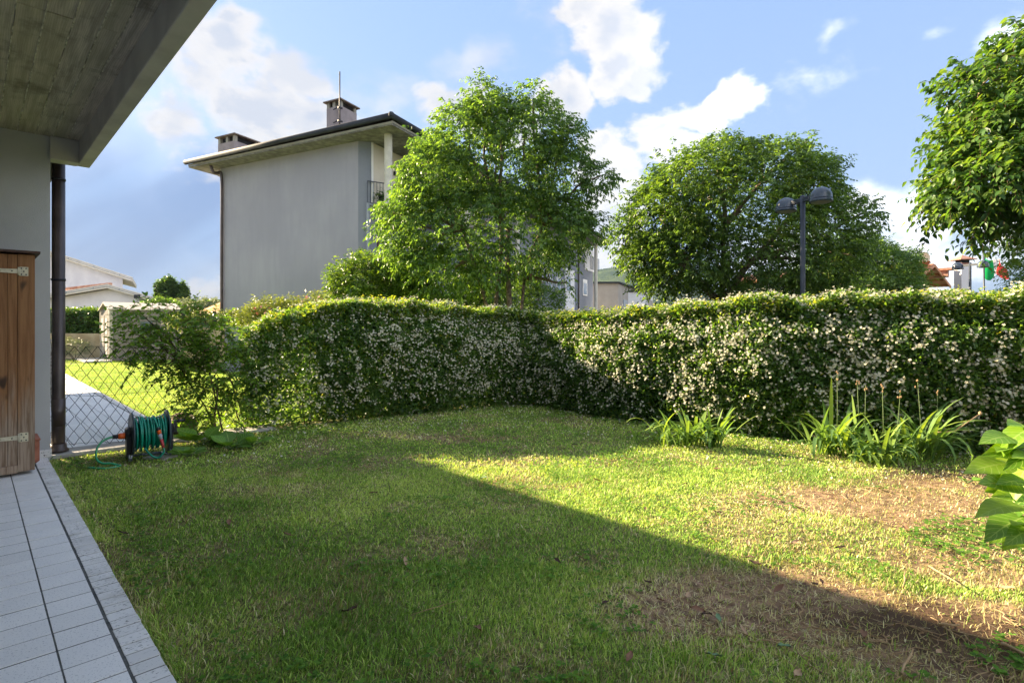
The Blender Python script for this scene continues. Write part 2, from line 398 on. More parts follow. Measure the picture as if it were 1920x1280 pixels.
M['timber'] = mat('orange_timber', fn=mottled((.33, .12, .04), (.45, .19, .07), 3), rough=.6)
M['white_house'] = mat('white_house_render', fn=mottled((.60, .58, .60), (.70, .68, .69), .8, 7), rough=.9)
M['pink_trim'] = mat('pale_roof_trim', fn=mottled((.66, .60, .50), (.74, .69, .60), 2), rough=.8)
M['shed'] = mat('taupe_plastic_panel', fn=mottled((.17, .16, .14), (.21, .195, .17), 3), rough=.5)
M['shed_light'] = mat('cream_plastic_trim', color=(.40, .37, .32), rough=.6)
M['tan_wall'] = mat('tan_render', fn=mottled((.32, .29, .26), (.37, .335, .30), 1.0), rough=.95)
M['garden_wall'] = mat('yellow_stained_wall', fn=mottled((.30, .235, .13), (.43, .36, .23), 1.5, 7), rough=.95)
M['low_wall'] = mat('warm_concrete_wall', fn=mottled((.34, .27, .19), (.42, .35, .26), 1.5, 6), rough=.95)
M['parasol'] = mat('yellow_striped_canvas', fn=lambda T, o: T.mix(T.math('GREATER_THAN', T.math('FRACT', T.math('MULTIPLY', T.math('ARCTAN2', *[T.new('ShaderNodeSeparateXYZ').outputs[0]] * 1, .5), 3)), .5), (.75, .36, .03), (.80, .50, .22)), rough=.8) if False else mat('yellow_canvas', color=(.50, .20, .012), rough=.8, trans=(.2, (.5, .22, .02)))
M['parasol_stripe'] = mat('pale_canvas_stripe', color=(.55, .33, .13), rough=.8, trans=(.25, (.8, .55, .3)))
M['lamp_metal'] = mat('blue_grey_lamp_enamel', fn=mottled((.045, .060, .085), (.055, .075, .10), 8), rough=.25, spec=.5)
M['lamp_glass'] = mat('clouded_lamp_glass', color=(.30, .28, .22), rough=.3)
M['lamp_pole'] = mat('blue_grey_pole_paint', fn=mottled((.030, .038, .052), (.042, .052, .068), 5), rough=.45)
M['flag_green'] = mat('green_cloth', color=(.0, .27, .07), rough=.8, trans=(.3, (.02, .5, .12)))
M['flag_white'] = mat('white_cloth', color=(.7, .7, .7), rough=.8, trans=(.3, (.8, .8, .8)))
M['flag_red'] = mat('red_cloth', color=(.52, .03, .04), rough=.8, trans=(.3, (.8, .06, .06)))
M['curb'] = mat('pale_concrete_curb', fn=mottled((.42, .41, .38), (.30, .29, .26), 6), rough=.9)
M['bark'] = mat('grey_brown_bark', fn=mottled((.075, .055, .035), (.20, .155, .10), 14), rough=.95, bump=nb(30, .8, .02))
M['stem'] = mat('brown_twig', color=(.09, .05, .025), rough=.8)
M['twig_pale'] = mat('pale_dead_twig', fn=mottled((.28, .18, .09), (.38, .27, .15), 20), rough=.9)
M['stem_green'] = mat('green_stalk', color=(.11, .17, .05), rough=.6, trans=(.2, (.2, .3, .06)))
M['husk'] = mat('dry_flower_husk', color=(.40, .27, .15), rough=.9, trans=(.3, (.5, .35, .2)))
# foliage
M['leaf_tree'] = leafmat('ash_leaf', [(0, (.036, .084, .024)), (.5, (.074, .150, .034)), (1, (.145, .24, .045))], .46, (1.9, 1.8, .65))
M['leaf_tree2'] = leafmat('dark_leaf', [(0, (.036, .080, .018)), (.6, (.075, .145, .024)), (1, (.15, .24, .04))], .42, (1.9, 1.8, .65))
M['leaf_near'] = leafmat('broad_leaf', [(0, (.028, .074, .020)), (.6, (.060, .135, .026)), (1, (.14, .22, .04))], .42, (1.9, 1.8, .65))
M['leaf_hedge'] = leafmat('jasmine_leaf', [(0, (.035, .085, .022)), (.55, (.082, .170, .030)), (.85, (.19, .29, .04)), (1, (.30, .32, .045))], .42)
M['leaf_bush'] = leafmat('shrub_leaf', [(0, (.045, .11, .02)), (.6, (.10, .20, .026)), (1, (.20, .32, .04))], .48)
M['leaf_laurel'] = leafmat('laurel_leaf', [(0, (.018, .05, .010)), (.6, (.05, .115, .016)), (1, (.15, .24, .03))], .3)
M['leaf_olive'] = leafmat('grey_green_leaf', [(0, (.10, .13, .07)), (1, (.24, .28, .16))], .3, (1.6, 1.6, .8))
M['leaf_red'] = leafmat('maroon_leaf', [(0, (.07, .008, .015)), (1, (.18, .02, .035))], .3, (2, 1, 1))
M['leaf_yellow'] = leafmat('yellow_green_leaf', [(0, (.09, .14, .025)), (1, (.24, .27, .06))], .3, (1.5, 1.5, .6))
M['leaf_big'] = leafmat('hydrangea_leaf', veins=True, stops= [(0, (.08, .19, .016)), (.5, (.17, .32, .025)), (1, (.27, .42, .04))], trans=.42, tcol=(1.9, 1.75, .5), rough=.45)
M['leaf_berg'] = leafmat('round_glossy_leaf', veins=True, stops=[(0, (.06, .16, .02)), (1, (.14, .30, .035))], trans=.38, tcol=(2.2, 2.0, .6), rough=.5)
M['leaf_iris'] = leafmat('sword_leaf', [(0, (.06, .13, .045)), (.6, (.12, .22, .07)), (1, (.22, .32, .06))], .35, (2, 1.9, .6), .7, .2)
M['petal'] = leafmat('cream_petal', [(0, (.52, .46, .28)), (.4, (.62, .60, .44)), (1, (.72, .72, .60))], .25, (1.1, 1.1, .9), .6, .2)
M['petal_pink'] = leafmat('pink_petal', [(0, (.70, .12, .16)), (1, (.85, .40, .42))], .25, (1.1, 1, 1), .6, .2)
def grass_col(T, o):
    g = T.ramp(attr(T, 'tint'), [(0, (.11, .22, .035)), (.45, (.25, .42, .065)), (1, (.52, .62, .16))])
    d = T.ramp(attr(T, 'tint'), [(0, (.24, .16, .08)), (.5, (.52, .42, .24)), (1, (.80, .72, .52))])
    return T.mix(attr(T, 'dry'), g, d)
M['grass'] = mat('grass_blade', fn=grass_col, rough=.65, spec=.2, trans=(.25, (1.7, 1.6, .7)))
M['clover'] = leafmat('weed_leaf', [(0, (.05, .13, .018)), (1, (.13, .27, .03))], .3, rough=.7, spec=.15)
def soil_col(T, o):
    d = attr(T, 'dry')
    n = T.noise(o, 14, 8, .65); n2 = T.noise(o, 90, 4, .7)
    g = T.mix(T.smooth(n, .35, .65), (.07, .10, .025), (.20, .21, .075))
    s = T.mix(T.smooth(n, .35, .65), (.10, .06, .038), (.32, .21, .13))
    c = T.mix(d, g, s); c = T.mix(attr(T, 'dark'), c, T.mix(n, (.045, .028, .018), (.11, .07, .045)))
    return T.mix(T.math('MULTIPLY', T.math('MULTIPLY', T.smooth(n2, .5, .7), .5), T.math('SUBTRACT', 1, attr(T, 'dark'))), c, (.30, .235, .14))
M['soil'] = mat('lawn_soil', fn=soil_col, rough=1, spec=.1, bump=nb(60, .8, .012))
M['ground'] = mat('rough_grass_ground', fn=mottled((.09, .105, .05), (.15, .15, .10), .35, 8), rough=1, spec=.05)
M['nb_lawn'] = mat('mown_lawn', fn=mottled((.15, .23, .02), (.20, .28, .03), 2.2, 8), rough=1, spec=.05)
M['asphalt'] = mat('asphalt', fn=mottled((.045, .045, .047), (.06, .06, .06), 3), rough=.95)
M['hill'] = mat('wooded_slope', fn=lambda T, o: T.mix(T.smooth(T.noise(o, .012, 10, .7), .4, .62), (.022, .045, .016), (.075, .105, .035)), rough=1, spec=0,
    bump=lambda T, o: (T.noise(o, .06, 6, .7), 1, 12))
def dead(name, c1, c2): return mat(name, fn=mottled(c1, c2, 30), rough=.8, trans=(.2, (.5, .3, .15)))
M['dead1'] = dead('dry_brown_leaf', (.16, .08, .045), (.28, .15, .09)); M['dead2'] = dead('tan_leaf', (.36, .24, .14), (.46, .32, .20)); M['dead3'] = dead('dark_dead_leaf', (.05, .028, .02), (.09, .05, .035))
M['dead_green'] = mat('limp_green_leaf', fn=mottled((.07, .14, .06), (.13, .22, .10), 30), rough=.5)

# ------------------------------------------------------------------ ground pieces
def smoothstep(x, a, b):
    t = np.clip((x - a) / (b - a), 0, 1); return t * t * (3 - 2 * t)
_perm = RNG.random((256, 256)).astype(np.float32)
def vnoise(x, y, s):
    x = np.asarray(x) * s + 100; y = np.asarray(y) * s + 100
    xi = np.floor(x).astype(int); yi = np.floor(y).astype(int); fx = x - xi; fy = y - yi
    fx = fx * fx * (3 - 2 * fx); fy = fy * fy * (3 - 2 * fy)
    g = lambda a, b: _perm[a % 256, b % 256]
    return (g(xi, yi) * (1 - fx) + g(xi + 1, yi) * fx) * (1 - fy) + (g(xi, yi + 1) * (1 - fx) + g(xi + 1, yi + 1) * fx) * fy
def fbm(x, y, s, o=4):
    r = 0; a = .5; t = 0
    for i in range(o): r = r + a * vnoise(x + 13 * i, y - 7 * i, s); t += a; a *= .5; s *= 2.03
    return r / t
DRY = [(1.45, 3.15, .85, .50, 1.0), (3.2, 4.75, 1.55, .74, 1.0), (2.3, 2.75, .75, .42, 1.0), (3.3, 3.6, 1.1, .5, .85), (4.9, 5.45, 1.6, .45, 1.0), (2.2, 4.0, .8, .5, .5),
       (-2.2, 3.3, .5, .25, .4), (-.8, 7.6, 1.0, .3, .6), (-1.9, 7.7, .8, .3, .45), (1.2, 2.3, .9, .3, .5), (-2.3, 5.2, .6, .25, .45), (0.1, 2.6, .5, .2, .35)]
def dryness(x, y):
    x = np.asarray(x, float); y = np.asarray(y, float)
    w = (fbm(x, y, 1.6) - .5)
    d = np.zeros_like(x)
    for cx, cy, rx, ry, s in DRY:
        r = np.hypot((x - cx + w * .7) / rx, (y - cy + w * .5) / ry)
        d = np.maximum(d, s * (1 - smoothstep(r, .55, 1.25)))
    d = np.maximum(d, .42 * smoothstep(fbm(x + 31, y, 1.9), .54, .74))
    # worn strip along the tiles
    v = x * math.cos(TH) + y * math.sin(TH)
    d = np.maximum(d, .5 * (1 - smoothstep(np.abs(v - .66), .02, .12)))
    return np.clip(d, 0, 1)
def darkness(x, y):
    w = fbm(x, y, 2.6) - .5
    a = np.hypot((x - 2.35 + w * .6) / 1.0, (y - 2.78 + w * .4 + (x - 2.35) * .12) / .34); b = np.hypot((x - 4.9 + w) / 1.7, (y - 5.75 + w * .5) / .35)
    return np.clip(np.maximum(1 - smoothstep(a, .5, 1.2), .8 * (1 - smoothstep(b, .5, 1.2))), 0, 1)
def gz(x, y):
    return -.05 + (fbm(x, y, .9, 3) - .5) * .035 + (fbm(x + 5, y + 9, 5, 2) - .5) * .014
def inlot(x, y, m=0.):
    v = x * math.cos(TH) + y * math.sin(TH); return v > .62 + m

def build_ground():
    g = MB(); n = 48; rad = [0, 12, 30, 60, 120, 300, 900, 2080]
    vs = [(0, 6, -.12)]; fs = []
    for r in rad[1:]:
        vs += [(r * math.cos(2 * math.pi * k / n), 6 + r * math.sin(2 * math.pi * k / n), -.12) for k in range(n)]
    fs += [(0, 1 + k, 1 + (k + 1) % n) for k in range(n)]
    for i in range(len(rad) - 2):
        fs += [(1 + i * n + k, 1 + (i + 1) * n + k, 1 + (i + 1) * n + (k + 1) % n, 1 + i * n + (k + 1) % n) for k in range(n)]
    g.add(vs, fs); o = g.build('ground', M['ground']); prop(o, kind='structure')
    # lawn of the garden: a gently uneven sheet in the house frame
    vv = np.linspace(.60, 9.6, 150); uu = np.linspace(-3.2, 8.62, 190)
    A, B = np.meshgrid(vv, uu, indexing='ij'); X = A * math.cos(TH) - B * math.sin(TH); Y = A * math.sin(TH) + B * math.cos(TH)
    Z = gz(X, Y) - .006; V = np.stack([X, Y, Z], -1).reshape(-1, 3)
    i, j = np.meshgrid(np.arange(149), np.arange(189), indexing='ij'); a = (i * 190 + j).ravel()
    F = np.stack([a, a + 190, a + 191, a + 1], 1)
    o = bulk('lawn', V, F, M['soil'], attrs={'dry': dryness(V[:, 0], V[:, 1]), 'dark': darkness(V[:, 0], V[:, 1])}, smooth=True); prop(o, kind='structure')
    # street beyond the hedge
    s = MB(); s.prism([(-3, 12.2), (30, 2), (44, 14), (3, 19)], -.2, -.112); prop(s.build('street', M['asphalt']), kind='structure')
build_ground()

def blades(name, n, xr, yr, length, width, keep, matl, dryfn, lean=.5, dirbias=(0, 0), dens=None, base_z=None, flat=0., label=None, segs=2, jitter=1.):
    x = RNG.uniform(*xr, n); y = RNG.uniform(*yr, n)
    k = keep(x, y); x, y = x[k], y[k]
    n = len(x)
    z = gz(x, y) if base_z is None else np.full(n, base_z)
    a = RNG.uniform(0, 2 * np.pi, n); L = length[0] + (length[1] - length[0]) * RNG.random(n) ** 1.6
    L = L * (.55 + .9 * fbm(x, y, 2.2, 3))
    ln = lean * (.42 + .58 * RNG.random(n))
    dx = np.cos(a) + dirbias[0]; dy = np.sin(a) + dirbias[1]; q = np.hypot(dx, dy) + 1e-6; dx /= q; dy /= q
    w = width * (.6 + .8 * RNG.random(n)); sx, sy = -np.sin(a + 1.2), np.cos(a + 1.2)
    sx = -dy; sy = dx
    rot = RNG.uniform(-1, 1, n); sx, sy = sx * np.cos(rot) - sy * np.sin(rot), sx * np.sin(rot) + sy * np.cos(rot)
    h = L * np.sqrt(np.clip(1 - ln ** 2, .02, 1)) * (1 - flat); r = L * np.maximum(ln, flat)
    P0 = np.stack([x, y, z - .004], 1); S = np.stack([sx, sy, 0 * x], 1) * w[:, None] / 2
    mid = P0 + np.stack([dx * r * .35, dy * r * .35, h * .6 + .002], 1)
    tip = P0 + np.stack([dx * r, dy * r, h + .002 + flat * .01 * RNG.random(n)], 1)
    V = np.stack([P0 - S, P0 + S, mid + S * .8, mid - S * .8, tip], 1).reshape(-1, 3)
    b = np.arange(n) * 5
    T1 = np.stack([b, b + 1, b + 2], 1); T2 = np.stack([b, b + 2, b + 3], 1); T3 = np.stack([b + 3, b + 2, b + 4], 1)
    F = np.concatenate([T1, T2, T3])
    d = dryfn(x, y); patch = fbm(x, y, 3.5, 3)
    isdry = (RNG.random(n) < d * .85 + .05 + .12 * (patch > .58)).astype(float) * (.55 + .45 * RNG.random(n))
    tint = np.clip(RNG.normal(.48, .30, n) + (fbm(x + 77, y, 1.3) - .5) * 1.2, 0, 1)
    o = bulk(name, V, F, matl, attrs={'tint': np.repeat(tint, 5), 'dry': np.repeat(isdry, 5)}, nper=3)
    prop(o, label, 'grass', kind='stuff'); return o

HF = [(-4.6, 7.55), (-3.7, 8.05), (-2.2, 9.0), (-.58, 10.2), (.3, 10.5), (.85, 9.95), (1.4, 9.15), (3.35, 7.45), (5.0, 6.75), (6.5, 6.2), (8.2, 5.3)]
def in_front(x, y, m=0.):
    """in front of the hedge foot"""
    yy = np.interp(x, [p[0] for p in HF], [p[1] for p in HF]); return y < yy - m
def near_view(x, y): return (np.abs(x) < y * .96 + .25) & (y > 2.0)
def gk(dmin, dmax, dens_fn=None):
    def k(x, y):
        m = inlot(x, y, .0) & in_front(x, y, -.25) & near_view(x, y) & (y >= dmin) & (y < dmax)
        v = x * math.cos(TH) + y * math.sin(TH); u = -x * math.sin(TH) + y * math.cos(TH)
        m &= (u < 8.2)
        dr = dryness(x, y); m &= RNG.random(len(x)) > np.maximum((dr ** 1.1) * .88, darkness(x, y) * .95)
        return m
    return k
lab = 'short uneven lawn grass with yellowed blades, half in shade'
blades('grass', 190000, (-3.6, 3.6), (2.05, 4.0), (.014, .048), .0047, gk(2, 3.6), M['grass'], dryness, lean=.95, dirbias=(.55, .3), label=lab + ', nearest band')
blades('grass', 180000, (-5, 5.5), (3.5, 6.1), (.012, .040), .0068, gk(3.6, 6), M['grass'], dryness, lean=.95, dirbias=(.4, .2), label=lab + ', middle band')
blades('grass', 110000, (-6, 7.5), (5.9, 10.7), (.014, .040), .0125, gk(6, 10.8), M['grass'], dryness, lean=.95, label=lab + ', far band by the hedge')
def straw_keep(x, y):
    return inlot(x, y) & in_front(x, y, -.3) & near_view(x, y) & (RNG.random(len(x)) < dryness(x, y) ** 1.3 * .8 + .2) & (RNG.random(len(x)) > .72 * darkness(x, y))
blades('straw', 110000, (-4, 5.5), (2.05, 6.5), (.025, .085), .0034, straw_keep, M['grass'], lambda x, y: np.full(len(x), 1.3), lean=1., flat=.93, label='dry straw and clippings lying matted on the worn patches')
def tall_keep(x, y):
    v = x * math.cos(TH) + y * math.sin(TH)
    return inlot(x, y) & near_view(x, y) & in_front(x, y) & (y < 7) & ((fbm(x, y, 1.8) > .58) | (v < .82)) & (dryness(x, y) < .6)
blades('grass', 16000, (-5, 4), (2.05, 6), (.05, .11), .0038, tall_keep, M['grass'], lambda x, y: np.full(len(x), .12), lean=.9, dirbias=(.5, .25), label='longer grass tufts standing above the lawn near the tiles')

def edge_keep(x, y):
    v = x * math.cos(TH) + y * math.sin(TH); u = -x * math.sin(TH) + y * math.cos(TH)
    return (v > .622) & (v < .70) & (u < 8.1) & (fbm(x, y, 2.4) > .42)
blades('grass', 260000, (-5.6, -.9), (2.0, 6.5), (.03, .075), .0036, edge_keep, M['grass'], lambda x, y: np.full(len(x), .15), lean=.98, dirbias=(-.7, -.5), label='ragged grass leaning over the edge of the tiles')

def weeds(n, keep, xr, yr, size, label):
    x = RNG.uniform(*xr, n); y = RNG.uniform(*yr, n); k = keep(x, y); x, y = x[k], y[k]
    # rosettes of three round leaflets
    x = np.repeat(x, 3); y = np.repeat(y, 3); m = len(x); a = RNG.uniform(0, 6.28, m // 3).repeat(3) + np.tile([0, 2.1, 4.2], m // 3)
    s = (size[0] + (size[1] - size[0]) * RNG.random(m // 3)).repeat(3); h = RNG.uniform(.008, .035, m // 3).repeat(3)
    C = np.stack([x, y, gz(x, y) + h], 1); D = np.stack([np.cos(a), np.sin(a), RNG.uniform(-.1, .45, m)], 1)
    S = np.stack([-np.sin(a), np.cos(a), 0 * a], 1)
    pts = [(0, 0), (.45, .48), (.9, .38), (1.0, 0), (.9, -.38), (.45, -.48)]
    V = np.stack([C + D * (s * p)[:, None] + S * (s * q)[:, None] for p, q in pts], 1).reshape(-1, 3)
    b = np.arange(m) * 6; F = np.concatenate([np.stack([b, b + 1, b + 2, b + 3], 1), np.stack([b, b + 3, b + 4, b + 5], 1)])
    prop(bulk('weed_leaves', V, F, M['clover'], attrs={'tint': np.repeat(RNG.random(m), 6)}), label, 'weeds', kind='stuff')
def wk1(x, y):
    v = x * math.cos(TH) + y * math.sin(TH); u = -x * math.sin(TH) + y * math.cos(TH)
    return (v > .66) & near_view(x, y) & in_front(x, y, -.1) & (u < 8.2) & ((fbm(x + 3, y, 1.7) > .60) | ((v < 1.0) & (fbm(x, y, 3) > .47)) | ((u > 7.3) & (v < 4)))
weeds(17000, wk1, (-5.5, 3.5), (2.1, 8.5), (.010, .024), 'patches of clover and broad leaved weeds in the lawn')
def wk2(x, y): return near_view(x, y) & in_front(x, y, -.35) & ~in_front(x, y, .28)
weeds(9000, wk2, (-4.5, 7.5), (5.2, 10.6), (.02, .045), 'low ivy and seedlings along the foot of the jasmine hedge')
def wk3(x, y): return (np.hypot((x - 3.6) / .8, (y - 3.9) / .5) < 1) | (np.hypot((x - 2.6) / .5, (y - 2.5) / .3) < 1)
weeds(2600, wk3, (1.8, 4.6), (2.1, 4.6), (.014, .03), 'small green weeds sprouting in the bare brown earth')

# ------------------------------------------------------------------ patio and tiles
def bevel_tile(name, sx, sy, h=.018, b=.0012, m=None):
    t = MB(); t.box(-sx / 2, sx / 2, -sy / 2, sy / 2, -h, 0, b); me = t.mesh(name); me.materials.append(m); return me
PATIO = thing('patio', None, None, (0, 3, -.02), TH, kind='structure')
g = MB(); g.box(-2.2, .612, -4, 8.32, -.12, -.0022); g.build('grout_bed', M['grout'], PATIO)
SUBT = .206; rowp = .2; u_off = .092
me_t = bevel_tile('tile', SUBT - .0075, rowp - .010, m=M['tile']); me_e = bevel_tile('edge_tile', .117, rowp / 2 - .009, m=M['tile_edge'])
rest = MB(); resten = MB()
for i in range(-21, 42):
    u = u_off + i * rowp + rowp / 2
    for c in range(14):
        v = .493 - .003 - (c + .5) * SUBT
        wx, wy = uv2w(v, u)
        vis = wy > 1.8 and wx > -wy * .96 - .1 and wx < 0
        if u > 8.15: continue
        dz = random.uniform(-.0012, .0012)
        if vis:
            inst('tile', me_t, PATIO, (v, u, dz), (random.uniform(-.003, .003), random.uniform(-.003, .003), random.uniform(-.004, .004)))
        else:
            rest.box(v - .0985, v + .0985, u - .097, u + .097, -.018, dz, .0022)
for i in range(-42, 84):
    u = u_off + i * rowp / 2 + rowp / 4 + .035
    if u > 8.25: continue
    wx, wy = uv2w(.555, u); vis = wy > 1.9
    if vis: inst('edge_tile', me_e, PATIO, (.5585 + random.uniform(-.0015, .0015), u, random.uniform(-.001, .002)), (0, random.uniform(-.012, .006), random.uniform(-.006, .006)))
    else: resten.box(.50, .617, u - .0465, u + .0465, -.018, 0, .002)
rest.build('tile', M['tile'], PATIO, kind='stuff'); resten.build('edge_tile', M['tile_edge'], PATIO, kind='stuff')

# ------------------------------------------------------------------ own house: party wall, board marked soffit, eave beam, downpipe
HOUSE = thing('house', 'grey rendered house whose concrete porch roof hangs over the tiled patio', 'house', (.4, 8.15, 0), TH)
w = MB(); w.box(-3.0, .645, 8.15, 8.36, -.1, 3.64); w.build('party_wall', M['stucco_own'], HOUSE)
w = MB(); w.box(-3.0, -2.2, -6, 8.15, -.1, 3.64); w.build('front_wall', M['stucco_own'], HOUSE)
w = MB(); w.box(.25, .655, 8.138, 8.15, 0, .085, .002); w.box(.645, .657, 8.15, 8.36, 0, .085, .002); w.build('skirting_tile', M['tile_edge'], HOUSE)
# soffit boards, joints at the photographed spacing
joints = [.905, .79, .665, .515, .365, .215, .065, -.085, -.235, -.385, -.535, -.685, -.835, -.985]
slab = MB(); slab.box(-3.0, .90, -6, 8.36, 3.632, 3.78); slab.build('roof_slab', M['beam'], HOUSE)
for a, b in zip(joints[:-1], joints[1:]):
    for (u0, u1) in ((-6, 1.9), (1.906, 8.149)) if random.random() < .5 else ((-6, 4.9), (4.906, 8.149)):
        p = MB(); dz = random.uniform(-.003, .003)
        p.box(b + .0025, a - .0025, u0, u1, 3.615 + dz, 3.634, .0015); o = p.build('soffit_board', M['board_concrete'], HOUSE)
lip = MB()
for a in joints[1:]:
    k = -1.5
    while k < 8.1:
        L = random.uniform(.02, .12)
        if random.random() < .75: lip.box(a - .004, a + .003, k, min(k + L, 8.145), 3.607 - random.uniform(0, .004), 3.632)
        k += L + random.uniform(.0, .05)
lip.build('joint_lip', M['joint_lip'], HOUSE, kind='stuff')
b = MB(); b.box(.90, 1.02, -6, 8.30, 3.36, 3.70, .006); b.build('eave_beam', M['beam'], HOUSE)
b = MB(); b.box(.6405, .897, 8.10, 8.30, 3.355, 3.612, .004); b.build('beam_end', M['beam'], HOUSE)
b = MB(); b.prism([(-3.6, -6), (1.05, -6), (1.05, 8.33), (-3.6, 8.33)], 3.78, 3.84); 
b.add([(1.06, -6, 3.70), (1.06, 8.33, 3.70), (-3.5, 8.33, 4.9), (-3.5, -6, 4.9), (1.06, -6, 3.85), (1.06, 8.33, 3.85), (-3.5, 8.33, 5.05), (-3.5, -6, 5.05)],
      [(0, 1, 2, 3), (7, 6, 5, 4), (0, 4, 5, 1), (1, 5, 6, 2), (2, 6, 7, 3), (3, 7, 4, 0)]); b.build('roof', M['roof_grey'], HOUSE)
pipe = MB(); pipe.tube([(.742, 8.44, 3.62), (.742, 8.44, .3), (.742, 8.44, .0)], .064, 20); pipe.tube([(.742, 8.44, .62), (.742, 8.44, .30)], .0675, 20)
dp = pipe.build('downpipe', M['brown_metal'], HOUSE)
for z in (2.02, 3.2):
    k = MB(); k.lathe([(.066, -.012), (.070, -.012), (.070, .012), (.066, .012)], 20, (.742, 8.44, z)); k.tube([(.70, 8.40, z), (.64, 8.33, z)], .006, 6); k.build('bracket', M['iron'], dp)
k = MB(); k.lathe([(.066, .05), (.076, .05), (.08, .0), (.10, -.02), (.10, -.04), (.0, -.04)], 20, (.742, 8.44, .04)); k.build('foot_collar', M['brown_metal'], dp)
# adjoining part of the terrace, unseen; its stepped roof is shaped to shade the lawn
NBH = thing('terraced_house', 'adjoining grey terraced house hidden behind the party wall and its stepped eaves', 'house', (-2, 14, 0), TH)
w = MB(); w.box(-7, -2.2, 8.36, 23, -.1, 3.64); w.build('wall', M['stucco_own'], NBH)
w = MB(); w.box(-7, .94, 8.34, 16.4, 3.82, 3.93); w.box(-7, -.42, 16.4, 23.5, 3.60, 3.72); w.build('roof', M['roof_grey'], NBH)
w = MB(); w.box(-12, -3, -8, 8.36, -.1, 4.9); w.build('wall', M['stucco_own'], NBH)

# wooden cabinet in front of the wall
CAB = thing('wooden_cabinet', 'tall weathered plank cabinet with cream hinges against the grey wall', 'cabinet', (0, 7.7, 0), TH)
c = MB(); c.box(-.80, .435, 7.40, 8.02, .05, 2.17); c.build('carcass', M['wood_dark'], CAB)
edges = [(.335, .462), (.262, .331), (.135, .258), (.01, .131), (-.115, .006), (-.24, -.119), (-.365, -.244), (-.49, -.369), (-.79, -.50)]
for i, (a, b_) in enumerate(edges):
    p = MB(); p.box(a, b_, 7.355 + (0 if i == 0 else .006), 7.397, .06 if i else .035, 2.185 if i else 2.19, .003); p.build('plank', M['wood'], CAB)
p = MB(); p.box(.439, .462, 7.40, 8.02, .035, 2.19, .003); p.build('side_panel', M['wood'], CAB)
p = MB(); p.box(-.80, .332, 7.335, 7.36, .03, .105, .003); p.build('bottom_rail', M['wood'], CAB)
p = MB(); p.add([(-.85, 7.28, 2.20), (.50, 7.28, 2.20), (.50, 8.06, 2.20), (-.85, 8.06, 2.20), (-.85, 7.28, 2.222), (.50, 7.28, 2.222), (.50, 8.06, 2.26), (-.85, 8.06, 2.26)],
    [(3, 2, 1, 0), (4, 5, 6, 7), (0, 1, 5, 4), (1, 2, 6, 5), (2, 3, 7, 6), (3, 0, 4, 7)]); p.build('lid', M['wood_dark'], CAB)
for z in (2.02, .375):
    h = MB(); h.box(.345, .412, 7.346, 7.3548, z - .045, z + .045, .0015)
    h.tube([(.338, 7.348, z - .04), (.338, 7.348, z + .04)], .006, 8)
    h.add([(.333, 7.3525, z - .022), (.333, 7.3525, z + .022), (-.02, 7.3525, z + .012), (-.06, 7.3525, z), (-.02, 7.3525, z - .012),
           (.333, 7.3485, z - .022), (.333, 7.3485, z + .022), (-.02, 7.3485, z + .012), (-.06, 7.3485, z), (-.02, 7.3485, z - .012)],
          [(0, 1, 2, 3, 4), (9, 8, 7, 6, 5), (0, 5, 6, 1), (1, 6, 7, 2), (2, 7, 8, 3), (3, 8, 9, 4), (4, 9, 5, 0)])
    ho = h.build('hinge', M['cream_metal'], CAB)
    for dv, dz in ((.36, -.03), (.36, .03), (.395, -.03), (.395, .03), (.378, 0), (.29, 0), (.2, 0), (.1, 0)):
        s = MB(); s.lathe([(0, -.004), (.0065, -.003), (.0065, 0)], 8, (dv, 7.346 if dv > .33 else 7.3485, z + dz), 'y'); s.build('screw', M['iron'], ho)
po = MB(); prof = []
po.box(-.03, .03, -.18, .18, .0, .26, .028)
for i in range(len(po.v)):
    x_, y_, z_ = po.v[i]; po.v[i] = (.492 + x_, 7.88 + y_, .03 + z_)
cx_, cy_ = uv2w(.492, 7.88)
pt = thing('terracotta_trough', 'narrow terracotta trough tucked behind the wooden cabinet', 'planter', (.492, 7.88, .0), TH); po.build('body', M['terracotta'], pt)
rim = MB(); rim.box(.455, .529, 7.69, 8.07, .27, .292, .006); rim.build('rim', M['terracotta'], pt)

# ------------------------------------------------------------------ chain link fence
FEN = thing('chain_link_fence', 'sagging green chain link fence between downpipe and shrub', 'fence', (1.9, 8.62, -.05), TH)
wm = MB(); pv, pz = .118, .088; v0, v1, z0, z1 = .70, 3.4, .0, 1.235
def fz(v, z):   # sag of the netting
    t = (z - z0) / (z1 - z0); return z + (.02 * math.sin(v * 3.1) + .012 * math.sin(v * 7.7 + z * 3)) * (1 - .5 * t) - .03 * math.sin((v - v0) / (v1 - v0) * math.pi) * t
nv = int((v1 - v0) / (pv / 2))
for i in range(nv):
    pts = []
    nzz = int((z1 - z0) / pz)
    for j in range(nzz + 1):
        vv_ = v0 + i * pv / 2 + (pv / 4 if (j + i) % 2 else -pv / 4) * .94
        zz = z0 + j * pz
        pts.append((vv_ + .006 * math.sin(zz * 9 + i), 8.62 + (.004 if j % 2 else -.004) + .015 * math.sin(vv_ * 4 + zz * 2), fz(vv_, zz)))
    wm.tube(pts, .0042, 4, False)
wm.build('wire_mesh', M['wire'], FEN)
for z in (1.235, .62, .02):
    t = MB(); t.tube([(v0 + k * .1, 8.625 + .015 * math.sin((v0 + k * .1) * 4 + z * 2), fz(v0 + k * .1, z)) for k in range(28)], .0023, 5); t.build('tension_wire', M['wire'], FEN)
t = MB(); t.tube([(.675, 8.42, -.06), (.69, 8.44, .35), (.675, 8.44, .8), (.668, 8.43, 1.1), (.662, 8.42, 1.31)], [.011, .012, .0115, .012, .012], 8)
